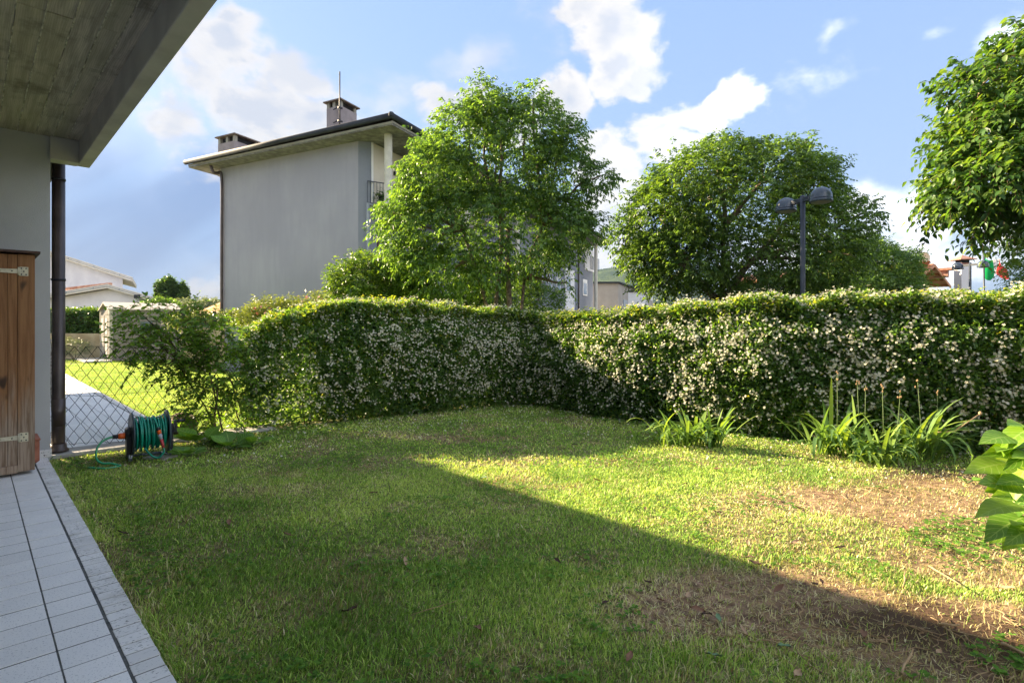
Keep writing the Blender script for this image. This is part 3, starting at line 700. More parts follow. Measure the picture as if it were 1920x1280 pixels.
t.lathe([(0, 0), (.018, -.005), (.018, -.02), (.011, -.025)], 10, (.662, 8.42, 1.32)); t.build('post', M['white_rod'], FEN, label='thin crooked post with flaking white paint')
t = MB(); t.tube([(3.0, 8.66, -.1), (3.0, 8.66, 1.3)], .02, 10); t.build('post', M['wire'], FEN)
c = MB(); c.box(.62, 1.9, 8.27, 8.66, -.08, -.012, .008); c.box(1.905, 3.2, 8.27, 8.66, -.08, -.018, .008); c.box(.655, 1.9, 8.36, 8.655, -.2, -.09)
prop(c.build('curb', M['curb']), kind='structure'); bpy.data.objects['curb'].rotation_euler = (0, 0, TH)

# ------------------------------------------------------------------ neighbour's path and lawn
NP = thing('path', None, None, (1, 12, -.03), TH, kind='structure')
g = MB(); g.box(-2, 2.10, 8.7, 23.5, -.10, -.0445); g.build('grout_bed', M['grout'], NP)
me_n = bevel_tile('tile', .342, .342, m=M['tile'])
nrest = MB(); cnt = 0
for i in range(42):
    for c_ in range(10):
        v = 1.985 - (c_ + .5) * .35 - .02; u = 8.9 + i * .35
        if u > 23.3: continue
        wx, wy = uv2w(v, u); px = 960 + wx / wy * 1044
        if 105 < px < 380 and wy < 17: inst('tile', me_n, NP, (v, u, -.04 + random.uniform(-.001, .001)), (random.uniform(-.002, .002), random.uniform(-.002, .002), 0)); cnt += 1
        else: nrest.box(v - .171, v + .171, u - .171, u + .171, -.055, -.040, .002)
nrest.build('tile', M['tile'], NP, kind='stuff')
me_b = bevel_tile('border_tile', .118, .243, m=M['tile_edge']); nb_r = MB()
for i in range(60):
    u = 8.83 + i * .25
    if u < 23.3:
        inst('border_tile', me_b, NP, (2.04, u, -.038), (0, random.uniform(-.006, .006), 0))
NL = MB(); NL.box(2.102, 11, 8.7, 27, -.10, -.048); NL.box(-3, 2.102, 23.5, 27, -.10, -.048)
o = NL.build('neighbour_lawn', M['nb_lawn']); o.rotation_euler = (0, 0, TH); prop(o, kind='structure')
def nbk(x, y):
    v = x * math.cos(TH) + y * math.sin(TH); u = -x * math.sin(TH) + y * math.cos(TH)
    px = 960 + x / y * 1044
    return (v > 2.11) & (u > 8.7) & (y < 24.2) & (px > 100) & (px < 520) & (RNG.random(len(x)) < np.clip(14 / y, .3, 1))
blades('grass', 170000, (-21, -2.5), (8.4, 24.3), (.022, .042), .012, nbk, M['grass'], lambda x, y: np.full(len(x), .02), lean=.8, base_z=-.05, label='bright neatly mown neighbouring lawn beyond the wire fence')

# ------------------------------------------------------------------ foliage
def nrm(a): return a / (np.linalg.norm(a, axis=1, keepdims=True) + 1e-9)
def rdir(n):
    a = RNG.normal(size=(n, 3)); return nrm(a)
def leaves(Pp, D, N, L, W, quad=False, curl=.12):
    """folded leaves: base, two shoulders, tip (and midrib bend when quad)"""
    D = nrm(D); S = nrm(np.cross(D, N)); U = np.cross(S, D)
    L = L[:, None]; W = W[:, None]; n = len(Pp)
    if not quad:
        V = np.stack([Pp, Pp + D * L * .45 + S * W / 2 + U * W * .18, Pp + D * L - U * L * curl, Pp + D * L * .45 - S * W / 2 + U * W * .18], 1).reshape(-1, 3)
        b = np.arange(n) * 4; F = np.concatenate([np.stack([b, b + 1, b + 2], 1), np.stack([b, b + 2, b + 3], 1)])
        return V, F, 4
    V = np.stack([Pp, Pp + D * L * .3 + S * W * .48 + U * W * .16, Pp + D * L * .68 + S * W * .36 + U * (W * .10 - L * curl * .5), Pp + D * L - U * L * curl,
                  Pp + D * L * .68 - S * W * .36 + U * (W * .10 - L * curl * .5), Pp + D * L * .3 - S * W * .48 + U * W * .16, Pp + D * L * .45 - U * L * curl * .1], 1).reshape(-1, 3)
    b = np.arange(n) * 7
    F = np.concatenate([np.stack([b, b + 1, b + 6], 1), np.stack([b + 1, b + 2, b + 6], 1), np.stack([b + 2, b + 3, b + 6], 1),
                        np.stack([b + 3, b + 4, b + 6], 1), np.stack([b + 4, b + 5, b + 6], 1), np.stack([b + 5, b, b + 6], 1)])
    return V, F, 7
def twigs(B, T, length, nl, leafL, leafW, droop=.35, quad=False, tint0=.45, side=.75, hang=.35, tintvar=.2):
    """sprays: leaves set alternately along drooping twigs"""
    n = len(B); T = nrm(T); s = (np.arange(nl) + .6) / nl
    s = s[None, :] + RNG.uniform(-.04, .04, (n, nl)); Ls = (length * RNG.uniform(.65, 1.25, n))[:, None]
    up = np.array([0, 0, 1.])
    Q = B[:, None, :] + T[:, None, :] * (s * Ls)[..., None] - up * (droop * (s ** 2) * Ls)[..., None]
    tan = T[:, None, :] - up * (2 * droop * s)[..., None]
    tan = tan / np.linalg.norm(tan, axis=2, keepdims=True)
    sd = np.cross(tan, up + .3 * RNG.normal(size=(n, 1, 3))); sd /= np.linalg.norm(sd, axis=2, keepdims=True) + 1e-9
    alt = np.where(np.arange(nl) % 2 == 0, 1, -1)[None, :, None]
    D = tan * .55 + sd * alt * side - up * hang + RNG.normal(size=(n, nl, 3)) * .22
    N = up + RNG.normal(size=(n, nl, 3)) * .45
    m = n * nl; sz = RNG.uniform(.7, 1.2, m)
    V, F, k = leaves(Q.reshape(-1, 3), D.reshape(-1, 3), np.broadcast_to(N, (n, nl, 3)).reshape(-1, 3), leafL * sz, leafW * sz, quad)
    tw = np.clip(RNG.normal(tint0, tintvar, n), 0, 1)
    tint = np.clip(np.repeat(tw, nl) + RNG.normal(0, .10, m) + .25 * (s.reshape(-1) > .85), 0, 1)
    E = B + T * Ls - up * droop * Ls
    return V, F, np.repeat(tint, k), (B, B + T * Ls * .5 - up * droop * .25 * Ls, E)
def stems(parts, r0=.004, r1=.0015):
    A, Bm, C = parts; n = len(A); V = []; ring = []
    t = nrm(C - A); s1 = nrm(np.cross(t, np.array([.3, .2, 1.]))); s2 = np.cross(t, s1)
    for Pq, r in ((A, r0), (Bm, (r0 + r1) / 2), (C, r1)):
        for k in range(3):
            a = 2 * math.pi * k / 3; ring.append(Pq + (s1 * math.cos(a) + s2 * math.sin(a)) * r)
    V = np.stack(ring, 1).reshape(-1, 3); b = np.arange(n) * 9; F = []
    for i in range(2):
        for k in range(3): F.append(np.stack([b + i * 3 + k, b + i * 3 + (k + 1) % 3, b + i * 3 + 3 + (k + 1) % 3, b + i * 3 + 3 + k], 1))
    return V, np.concatenate(F)
def lobe_points(lobes, n, inner=.35, front=None):
    """points in the outer shell of a union of ellipsoids; lobes: (centre, (rx,ry,rz), weight)"""
    wts = np.array([l[2] for l in lobes], float); wts /= wts.sum(); out = []; outd = []
    for (c, r, _), wt in zip(lobes, wts):
        m = int(n * wt); d = rdir(m)
        bump = 1 + .16 * np.sin(d[:, 0] * 5 + c[0] * 3) * np.sin(d[:, 2] * 6 + c[2]) + .10 * np.sin(d[:, 1] * 9 + c[1])
        rr = (1 - inner * RNG.random(m) ** 1.3) * bump * np.where(RNG.random(m) < .13, RNG.uniform(1, 1.28, m), 1)
        out.append(np.array(c) + d * np.array(r) * rr[:, None]); outd.append(d)
    Pn = np.concatenate(out); Dn = np.concatenate(outd)
    keep = np.ones(len(Pn), bool)
    for (c, r, _) in lobes:
        q = np.linalg.norm((Pn - np.array(c)) / np.array(r), axis=1); keep &= (q > .60) | (RNG.random(len(Pn)) < .10)
    return Pn[keep], Dn[keep]
def lobesP(spec, d):
    """lobes given by where they show and how deep: (px, py, rpx, rpz, depth offset, depth radius, weight)"""
    out = []
    for px, py, rx, rz, dd, ry, w in spec:
        D = d + dd; c = P(px, py, D); out.append((tuple(c), (rx / F0 * D, ry, rz / F0 * D), w))
    return out
def limb(mb, a, b, r0, r1, wig=.12, n=7):
    a = Vector(a); b = Vector(b); L = (b - a).length; pts = []; rs = []
    o1 = Vector((random.uniform(-1, 1), random.uniform(-1, 1), random.uniform(-.4, .6))) * L * wig
    o2 = Vector((random.uniform(-1, 1), random.uniform(-1, 1), random.uniform(-.4, .4))) * L * wig * .6
    for i in range(n):
        t = i / (n - 1); p = a.lerp(b, t) + o1 * math.sin(t * math.pi) + o2 * math.sin(t * 2 * math.pi)
        pts.append(p); rs.append(r0 + (r1 - r0) * t ** .8)
    mb.tube(pts, rs, 8); return pts
def tree(name, label, cat, base, trunks, lobes, ntw, nl, tl, leafL, leafW, lm, tint0=.45, quad=False, droop=.35, group=None, branch=40, inner=.35, stem=False, r0=.12, side=.75, hang=.35, upness=.35, crown='crown', loners=0, tintvar=.2):
    root = thing(name, label, cat, base, 0, group)
    B, D = lobe_points(lobes, ntw, inner)
    T = D * .7 + np.array([0, 0, upness]) + RNG.normal(size=D.shape) * .35
    V, F, tint, parts = twigs(B, T, tl, nl, leafL, leafW, droop, quad, tint0, side, hang, tintvar)
    bulk(crown, V, F, lm, root, {'tint': tint}, 3)
    tm = MB(); ends = []
    for (a, b, ra, rb) in trunks: ends += limb(tm, a, b, ra, rb, .05)[3:]
    if not trunks:
        ends = [Vector(base)]
    tm.v and tm.build('trunk', M['bark'], root)
    bm = MB(); cs = [Vector(l[0]) for l in lobes]
    mids = []
    for c in cs:
        s = min(ends, key=lambda e: (e - c).length); mids += limb(bm, s, c, r0 * .38, r0 * .12, .12)[2:]
    idx = RNG.choice(len(B), min(branch, len(B)), replace=False)
    for i in idx:
        p = Vector(B[i]); s = min(mids, key=lambda e: (e - p).length); limb(bm, s, p, r0 * .10, r0 * .025, .12, 5)
    bm.build('branches', M['bark'], root)
    if stem:
        Vs, Fs = stems(parts); bulk('twigs', Vs, Fs, M['stem'], root)
    return root

# middle tree: several stems, loose layered crown
d1 = 13.0
T1 = lobesP([(930, 310, 125, 90, 0, 1.5, 2.6), (880, 260, 66, 62, .2, 1.0, 1.2), (985, 250, 80, 58, .2, 1.1, 1.3), (920, 215, 40, 36, 0, .7, .5),
             (822, 330, 62, 62, -.5, 1.0, 1.1), (792, 425, 74, 62, -.6, 1.0, 1.3), (860, 430, 120, 100, -.3, 1.5, 1.8), (960, 430, 120, 95, .1, 1.6, 1.8),
             (1045, 335, 58, 66, .2, 1.1, .9), (1122, 332, 24, 22, 0, .5, .22), (1118, 420, 18, 16, 0, .4, .1), (1055, 425, 52, 55, .2, 1.1, .9), (830, 505, 70, 42, -.4, 1.1, .8), (1010, 482, 40, 26, .1, .7, .25),
             (1072, 262, 24, 30, 0, .6, .2), (900, 178, 26, 22, 0, .5, .14), (738, 400, 24, 16, -.5, .5, .16), (770, 352, 20, 20, -.5, .5, .14), (760, 480, 36, 24, -.5, .6, .3), (800, 300, 22, 18, -.4, .4, .12), (1000, 185, 24, 22, 0, .5, .12), (1062, 530, 8, 22, 0, .3, .03)], d1)
b1 = P(950, 607, d1); b1.z = -.12
stems1 = [(b1 + Vector((.04, 0, 0)), P(952, 430, d1), .085, .05), (b1 + Vector((-.02, .1, 0)), P(940, 420, d1 + .3), .06, .04), (b1 + Vector((-.12, -.05, 0)), P(868, 430, d1 - .3), .055, .035),
          (b1 + Vector((.1, .1, 0)), P(1020, 420, d1 + .3), .045, .03)]
tree('leafy_tree', 'many stemmed leafy tree in front of the grey building', 'tree', tuple(b1), stems1, T1, 8600, 9, .32, .108, .042, M['leaf_tree'], .52, droop=.45, branch=90, r0=.14, hang=.6, tintvar=.24)
# round tree by the street lamp
d2 = 15.0
T2 = lobesP([(1390, 395, 150, 105, 0, 2.2, 2.6), (1300, 355, 90, 70, -.3, 1.5, 1.4), (1430, 325, 100, 52, 0, 1.5, 1.4), (1345, 312, 66, 44, 0, 1.2, .8), (1510, 350, 52, 46, .1, 1.1, .8),
             (1238, 410, 62, 72, -.3, 1.2, 1.1), (1215, 485, 46, 34, -.3, .9, .5), (1290, 480, 95, 62, -.4, 1.4, 1.3), (1400, 480, 120, 68, -.2, 1.8, 1.6), (1500, 460, 100, 88, 0, 1.6, 1.6),
             (1575, 430, 52, 62, .2, 1.0, .6), (1180, 440, 34, 44, -.2, .7, .25), (1612, 402, 24, 22, .1, .5, .1), (1545, 500, 62, 46, .2, 1.0, .6), (1250, 530, 46, 24, -.2, .7, .2)], d2)
b2 = P(1350, 607, d2); b2.z = -.12
tree('round_tree', 'dense round crowned dark green tree behind the twin street lamp', 'tree', tuple(b2), [(b2, P(1352, 560, d2), .17, .15), (P(1350, 566, d2), P(1290, 500, d2 - .2), .11, .07), (P(1352, 566, d2), P(1420, 480, d2), .12, .07), (P(1350, 562, d2), P(1360, 420, d2), .10, .05)],
     T2, 12500, 9, .34, .105, .048, M['leaf_tree2'], .5, droop=.42, branch=90, r0=.2, hang=.45, tintvar=.24)
# smaller round tree beyond
d3 = 24.0
T3 = lobesP([(1635, 500, 64, 42, 0, 1.8, 2), (1600, 480, 50, 38, 0, 1.3, 1), (1680, 510, 32, 36, 0, 1.1, .9), (1625, 545, 90, 40, -.5, 1.8, 1.4), (1560, 530, 70, 50, -.5, 1.5, 1.2), (1698, 545, 16, 18, -.4, .6, .2)], d3)
b3 = P(1640, 607, d3); b3.z = -.12
tree('small_round_tree', 'smaller bushy tree between the twin lamp and the tiled gable', 'tree', tuple(b3), [(b3, P(1640, 540, d3), .14, .09)], T3, 7500, 7, .34, .11, .055, M['leaf_tree'], .5, branch=30, r0=.16)
# right tree, near, leaves hanging in sprays
d4 = 8.2
T4 = lobesP([(1975, 265, 130, 120, 0, 1.5, 2.2), (1888, 235, 52, 54, -.2, .9, 1.1), (1838, 325, 44, 40, -.3, .7, .8), (1890, 345, 90, 80, -.3, 1.0, 1.2), (1905, 150, 62, 52, 0, .8, .7),
             (1780, 368, 32, 8, -.2, .3, .20), (1815, 262, 26, 30, -.1, .5, .35), (1840, 160, 44, 34, 0, .6, .35), (1960, 90, 72, 48, 0, .8, .7), (1905, 408, 26, 26, -.2, .5, .3), (1805, 392, 16, 8, -.2, .3, .10)], d4)
b4 = P(2110, 607, d4); b4.z = -.12
tree('overhanging_tree', 'tree with broad hanging leaves reaching in at the right edge', 'tree', tuple(b4), [(b4, P(2080, 420, d4), .12, .10), (P(2085, 430, d4), P(1980, 260, d4), .09, .05)], T4, 2700, 9, .40, .115, .058, M['leaf_near'], .55,
     quad=True, droop=.35, branch=45, r0=.16, stem=True, side=.8, hang=.55, inner=.45, tintvar=.24)
d5 = 12.5
T5 = lobesP([(1978, 470, 42, 50, 0, 1.0, 1), (2005, 520, 62, 60, 0, 1.2, 1), (1972, 430, 36, 30, 0, .8, .6)], d5)
b5 = P(2010, 607, d5); b5.z = -.12
tree('small_leaved_tree', 'pale green small leaved tree below the overhanging boughs at far right', 'tree', tuple(b5), [(b5, P(1990, 500, d5), .09, .06)], T5, 2000, 8, .32, .07, .036, M['leaf_tree'], .75, branch=20, r0=.1)
# shrubs beyond the hedge
def shrub(label, spec, d, base_px, ntw, lm, leafL, leafW, tint0, nl=6, tl=.26, name='shrub', cat='shrub', inner=.4, **kw):
    b = P(base_px, 607, d); b.z = -.12
    return tree(name, label, cat, tuple(b), kw.pop('trunks', []), lobesP(spec, d), ntw, nl, tl, leafL, leafW, lm, tint0, branch=kw.pop('branch', 16), r0=.06, inner=inner, crown='foliage', **kw)
shrub('rounded bright green shrub against the foot of the grey gable', [(690, 532, 64, 46, 0, 1.0, 1.4), (650, 555, 24, 32, 0, .7, .5), (725, 525, 42, 34, 0, .8, .8), (765, 550, 52, 34, .2, .9, 1), (680, 505, 22, 10, 0, .4, .2)], 13.6, 700, 5200, M['leaf_laurel'], .085, .042, .72)
shrub('dark shaded shrub under the middle tree', [(840, 555, 90, 34, 0, .9, 1), (900, 560, 50, 28, 0, .8, .6)], 14.6, 850, 1700, M['leaf_laurel'], .085, .042, .2)
shrub('blue green shrub right of the tree stems', [(950, 562, 70, 28, 0, .9, 1), (1010, 562, 46, 24, .2, .8, .8), (980, 545, 40, 16, .2, .6, .4)], 16.5, 980, 2000, M['leaf_tree2'], .075, .036, .55)
shrub('small maroon leaved maple behind the tree stems', [(990, 532, 18, 14, 0, .6, 1), (972, 520, 16, 12, 0, .5, .6), (905, 512, 22, 12, 0, .5, .5)], 18.5, 985, 500, M['leaf_red'], .08, .045, .5, name='red_maple', cat='tree')
ol = shrub('yellow green oleander with pink blooms behind the hedge', [(520, 592, 48, 20, 0, .5, 1), (480, 602, 26, 14, 0, .4, .4), (560, 588, 36, 16, 0, .4, .5), (596, 575, 14, 18, 0, .25, .2)], 11.5, 520, 1400, M['leaf_yellow'], .085, .024, .6, upness=.9, droop=.1, name='oleander')

def petals(C, N, size, tint, name, parent, m, np_=5):
    """five petalled stars"""
    n = len(C); N = nrm(N); a = nrm(np.cross(N, RNG.normal(size=N.shape))); b = np.cross(N, a); Vs = []
    for k in range(np_):
        t = 2 * math.pi * k / np_
        dr = a * math.cos(t) + b * math.sin(t); dr2 = a * math.cos(t + .55) + b * math.sin(t + .55); dr3 = a * math.cos(t - .25) + b * math.sin(t - .25)
        Vs += [C, C + (dr3 * .72 + N * .12) * size[:, None], C + (dr * 1.0 + N * .05) * size[:, None], C + (dr2 * .78 + N * .2) * size[:, None]]
    V = np.stack(Vs, 1).reshape(-1, 3); base = np.arange(n) * 4 * np_
    F = np.concatenate([np.stack([base + 4 * k, base + 4 * k + 1, base + 4 * k + 2, base + 4 * k + 3], 1) for k in range(np_)])
    return bulk(name, V, F, m, parent, {'tint': np.repeat(tint, 4 * np_)}, 4)
pp = np.array([P(px + random.gauss(0, 7), py + random.gauss(0, 5), 11.2 + random.uniform(-.2, .3)) for px, py in [(487, 580), (500, 577), (505, 584), (515, 590), (590, 566), (600, 562), (598, 573), (575, 560), (530, 592), (478, 590)] for _ in range(4)])
petals(pp, RNG.normal(size=pp.shape) + np.array([0, -1, .5]), np.full(len(pp), .035), RNG.random(len(pp)), 'blossoms', ol, M['petal_pink'])
pp = np.array([P(px + random.gauss(0, 4), py + random.gauss(0, 4), 12.4) for px, py in [(685, 545), (735, 565), (742, 572), (690, 552)] for _ in range(5)])

# ------------------------------------------------------------------ flowering jasmine hedge in two runs
def hedge(label, path, tops, nleaf, nflow, seed, endcap=None, thick=.75, thin=None):
    rng = np.random.default_rng(seed)
    path = np.array(path, float); seg = np.linalg.norm(np.diff(path, axis=0), axis=1); cum = np.r_[0, np.cumsum(seg)]; Lt = cum[-1]
    mid = path.mean(0); root = thing('jasmine_hedge', label, 'hedge', (mid[0], mid[1], -.05), group=None)
    def at(s):
        x = np.interp(s, cum, path[:, 0]); y = np.interp(s, cum, path[:, 1]); e = .35
        tx = np.interp(s + e, cum, path[:, 0]) - np.interp(s - e, cum, path[:, 0]); ty = np.interp(s + e, cum, path[:, 1]) - np.interp(s - e, cum, path[:, 1])
        q = np.hypot(tx, ty); return x, y, ty / q, -tx / q          # point and normal towards the lawn
    def height(s): return np.interp(s, np.linspace(0, Lt, len(tops)), tops)
    def bulge(s, h): return .10 * (fbm(s * 1.0 + seed, h, 1.1, 3) - .5) * 1.6 + .05 * (fbm(s, h, 4.5, 2) - .5) * 2
    def pts(n, topshare=.30, deep=False):
        s = rng.uniform(0, Lt, n); x, y, nx, ny = at(s); H = height(s)
        istop = rng.random(n) < topshare
        h = rng.random(n) ** .9; dep = rng.random(n) ** 2.0 * .38
        if deep: dep = .10 + rng.random(n) * .55
        # face point
        zf = -.03 + h * (H + .03); prof = .22 * np.sin(np.clip(h, 0, 1) * 2.6) - .10 + .05 * h
        round_ = np.where(h > .74, -((h - .74) / .26) ** 1.6 * .30, 0)
        out = prof + round_ + bulge(s, zf) - dep
        # top point
        tdep = rng.random(n) * thick; zt = H + (fbm(s * 1.0, tdep, 2.6, 3) - .5) * .34 - rng.random(n) ** 2 * .22 - .10 * np.abs(tdep / thick - .4)
        ot = .06 - tdep
        o_ = np.where(istop, ot, out); z = np.where(istop, zt, zf)
        Pq = np.stack([x + nx * o_, y + ny * o_, z], 1)
        Nn = np.stack([np.where(istop, nx * .25, nx), np.where(istop, ny * .25, ny), np.where(istop, 1., .35 + .5 * (h > .8))], 1)
        return Pq, Nn, s, h, istop, np.where(istop, 0, dep)
    Pq, Nn, s, h, it, dep = pts(nleaf)
    if thin is not None:
        k = rng.random(len(Pq)) < thin(s, h); Pq, Nn, s, h, it, dep = Pq[k], Nn[k], s[k], h[k], it[k], dep[k]
    n = len(Pq); D = nrm(Nn) * .55 + rng.normal(size=(n, 3)) * .55 + np.array([0, 0, .05])
    N = nrm(Nn) * .7 + np.array([0, 0, .6]) + rng.normal(size=(n, 3)) * .45
    sz = rng.uniform(.65, 1.3, n)
    V, F, k = leaves(Pq, D, N,   .064 * sz, .030 * sz, False)
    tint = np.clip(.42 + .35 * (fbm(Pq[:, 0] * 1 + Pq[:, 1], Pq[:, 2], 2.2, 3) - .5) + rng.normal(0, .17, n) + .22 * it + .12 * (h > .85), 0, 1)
    yl = rng.random(n) < .012; tint[yl] = 1
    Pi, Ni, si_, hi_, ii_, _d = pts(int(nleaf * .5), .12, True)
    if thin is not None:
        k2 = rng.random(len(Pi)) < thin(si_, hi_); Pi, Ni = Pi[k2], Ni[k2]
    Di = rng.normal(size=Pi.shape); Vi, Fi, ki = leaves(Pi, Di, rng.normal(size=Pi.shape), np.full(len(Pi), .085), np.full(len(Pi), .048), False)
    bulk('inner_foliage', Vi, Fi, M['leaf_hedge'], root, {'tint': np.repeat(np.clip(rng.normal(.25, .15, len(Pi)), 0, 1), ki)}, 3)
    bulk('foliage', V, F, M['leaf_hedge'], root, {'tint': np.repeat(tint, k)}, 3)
    # shoots that stick out of the clipped top
    m = int(Lt * 60); ss = rng.uniform(0, Lt, m); x, y, nx, ny = at(ss); H = height(ss); o_ = rng.uniform(-.45, .12, m)
    B = np.stack([x + nx * o_, y + ny * o_, H - .05], 1)
    V, F, tt, prt = twigs(B, np.stack([nx * .3, ny * .3, np.ones(m)], 1) + rng.normal(size=(m, 3)) * .45, .16, 6, .052, .023, .2, False, .75)
    bulk('shoots', V, F, M['leaf_hedge'], root, {'tint': tt}, 3)
    # blossoms, in loose clusters
    nc = nflow // 6; Pc, Nc, sc_, hc, itc, _ = pts(nc, .36)
    dens = fbm(sc_ * 1.0 + 9, hc * 1.8, 1.5, 3)
    k = (rng.random(nc) < np.clip((dens - .30) * 4, .5, 1)) & (rng.random(nc) < np.where(hc < .12, .35, 1))
    if thin is not None: k &= rng.random(nc) < thin(sc_, hc)
    Pc, Nc = Pc[k], Nc[k]; m = rng.integers(2, 10, len(Pc)); Pf = np.repeat(Pc, m, 0) + rng.normal(size=(m.sum(), 3)) * .030; Nf = np.repeat(nrm(Nc), m, 0)
    Pf = Pf + Nf * .045
    petals(Pf, Nf + rng.normal(size=Pf.shape) * .45,   .0165 * rng.uniform(.75, 1.25, len(Pf)), np.clip(rng.normal(.6, .25, len(Pf)), 0, 1), 'blossoms', root, M['petal'])
    # woody stems inside
    st = MB()
    for i in range(int(Lt * 6)):
        s0 = random.uniform(0, Lt); x, y, nx, ny = [float(q) for q in at(s0)]; o0 = random.uniform(-.5, -.2)
        a = Vector((x + nx * o0, y + ny * o0, -.08)); H = float(height(s0)); b_ = Vector((x + nx * (o0 + random.uniform(-.2, .3)) + random.uniform(-.3, .3), y + ny * o0 + random.uniform(-.3, .3), H * random.uniform(.6, .95)))
        limb(st, a, b_, random.uniform(.008, .016), .004, .08, 6)
    st.build('stems', M['stem'], root)
    inn = MB()   # dense dead interior, a lumpy mass well inside the leaves
    return root
HP1 = [(-3.85, 8.0), (-3.5, 8.2), (-2.2, 9.0), (-.58, 10.2), (.25, 10.5)]
HP2 = [(.1, 10.55), (.5, 10.2), (1.4, 9.15), (3.35, 7.45), (5.0, 6.62), (5.95, 6.1), (7.6, 5.1)]
hedge('shaded left run of white flowering jasmine hedge beside the arching shrub', HP1, [1.40, 1.60, 1.76, 1.86, 1.88, 1.86, 1.83, 1.79, 1.74, 1.70, 1.67], 70000, 30000, 3, thin=lambda s, h: np.where(s < 1.0, .45, 1.) * np.where((s < 2.2) & (h < .75) & (fbm(s * 3, h * 5, 1.2, 2) > .5), .75, 1.))
hedge('sunlit right run of white flowering jasmine hedge behind the iris clumps', HP2, [1.63, 1.66, 1.70, 1.74, 1.79, 1.82, 1.84, 1.85, 1.86, 1.88], 125000, 62000, 11)
fx = RNG.uniform(-4.2, 6.5, 1500); fy = np.interp(fx, [p[0] for p in HF], [p[1] for p in HF]) - RNG.random(1500) ** 2 * 2.4 + .05
fo_ = petals(np.stack([fx, fy, gz(fx, fy) + .022], 1), np.array([0, 0, 1.]) + RNG.normal(size=(1500, 3)) * .4, np.full(1500, .015), RNG.random(1500), 'fallen_petals', None, M['petal']); prop(fo_, 'pale jasmine blossoms dropped on the grass along the hedge', 'petals', kind='stuff')
# core of old wood and dead leaf litter that keeps light out of the middle of each run
def core(path, tops, seed, label, i0=0.):
    path = np.array(path, float); seg = np.linalg.norm(np.diff(path, axis=0), axis=1); cum = np.r_[0, np.cumsum(seg)]; rng = np.random.default_rng(seed)
    return
# ------------------------------------------------------------------ shrub with arching branches over the fence
ds = 7.75
SB = lobesP([(405, 700, 52, 62, 0, .35, 1.2), (420, 640, 42, 36, .1, .3, .6), (385, 760, 45, 34, 0, .3, .7), (345, 660, 62, 26, -.1, .25, .8), (300, 650, 62, 18, -.1, .2, .55), (255, 652, 45, 14, -.1, .15, .35),
             (330, 612, 58, 16, 0, .2, .5), (285, 605, 50, 10, 0, .15, .3), (260, 580, 40, 6, 0, .12, .2), (390, 612, 36, 22, 0, .2, .4), (300, 690, 55, 9, -.1, .15, .25), (350, 700, 46, 22, 0, .2, .45), (430, 770, 40, 40, .1, .3, .6), (445, 700, 34, 50, .2, .3, .6), (240, 620, 34, 5, 0, .1, .12), (340, 580, 30, 8, 0, .1, .15)], ds)
bs = G(408, 812); bs.z = -.06
tree('arching_shrub', 'loose green shrub arching left over the chain link fence', 'shrub', tuple(bs), [(bs, P(405, 720, ds), .018, .012), (bs + Vector((.08, 0, 0)), P(380, 660, ds), .014, .009), (bs + Vector((-.06, 0, 0)), P(330, 670, ds), .012, .006)],
     SB, 1150, 9, .25, .070, .038, M['leaf_bush'], .5, quad=True, droop=.12, branch=70, r0=.04, stem=True, side=.85, hang=.12, upness=.1, crown='foliage', inner=.7)

# ------------------------------------------------------------------ individual big leaved plants
def blade_leaf(base, dirv, up0, L, W, droop, n=9, fold=.25, seed=0):
    """one long strap leaf as a mesh builder"""
    mb = MB(); dirv = Vector(dirv).normalized(); p = Vector(base); vs = []; ang = up0
    side = Vector((-dirv.y, dirv.x, 0)); side.normalize()
    for i in range(n):
        t = i / (n - 1); w_ = W * (math.sin(math.pi * min(1, (t * .88 + .12))) ** .6 if t < 1 else .02) * (.55 + .9 * t if t < .5 else 1.) * .5
        if i == n - 1: w_ = .001
        vs += [p - side * w_ + Vector((0, 0, w_ * fold)), p.copy(), p + side * w_ + Vector((0, 0, w_ * fold))]
        ang -= droop / (n - 1) * (0.3 + 1.9 * t); st = L / (n - 1)
        p = p + (dirv * math.cos(ang) + Vector((0, 0, 1)) * math.sin(ang)) * st
        if p.z < -.03: p.z = -.03 + .01 * math.sin(i)
    fs = [(i * 3 + k, i * 3 + k + 1, i * 3 + 4 + k, i * 3 + 3 + k) for i in range(n - 1) for k in (0, 1)]
    mb.add(vs, fs, True); return mb
def tintmesh(o, t):
    me = o.data; a = me.attributes.new('tint', 'FLOAT', 'POINT'); a.data.foreach_set('value', np.clip(t + RNG.normal(0, .06, len(me.vertices)), 0, 1).astype(np.float32))
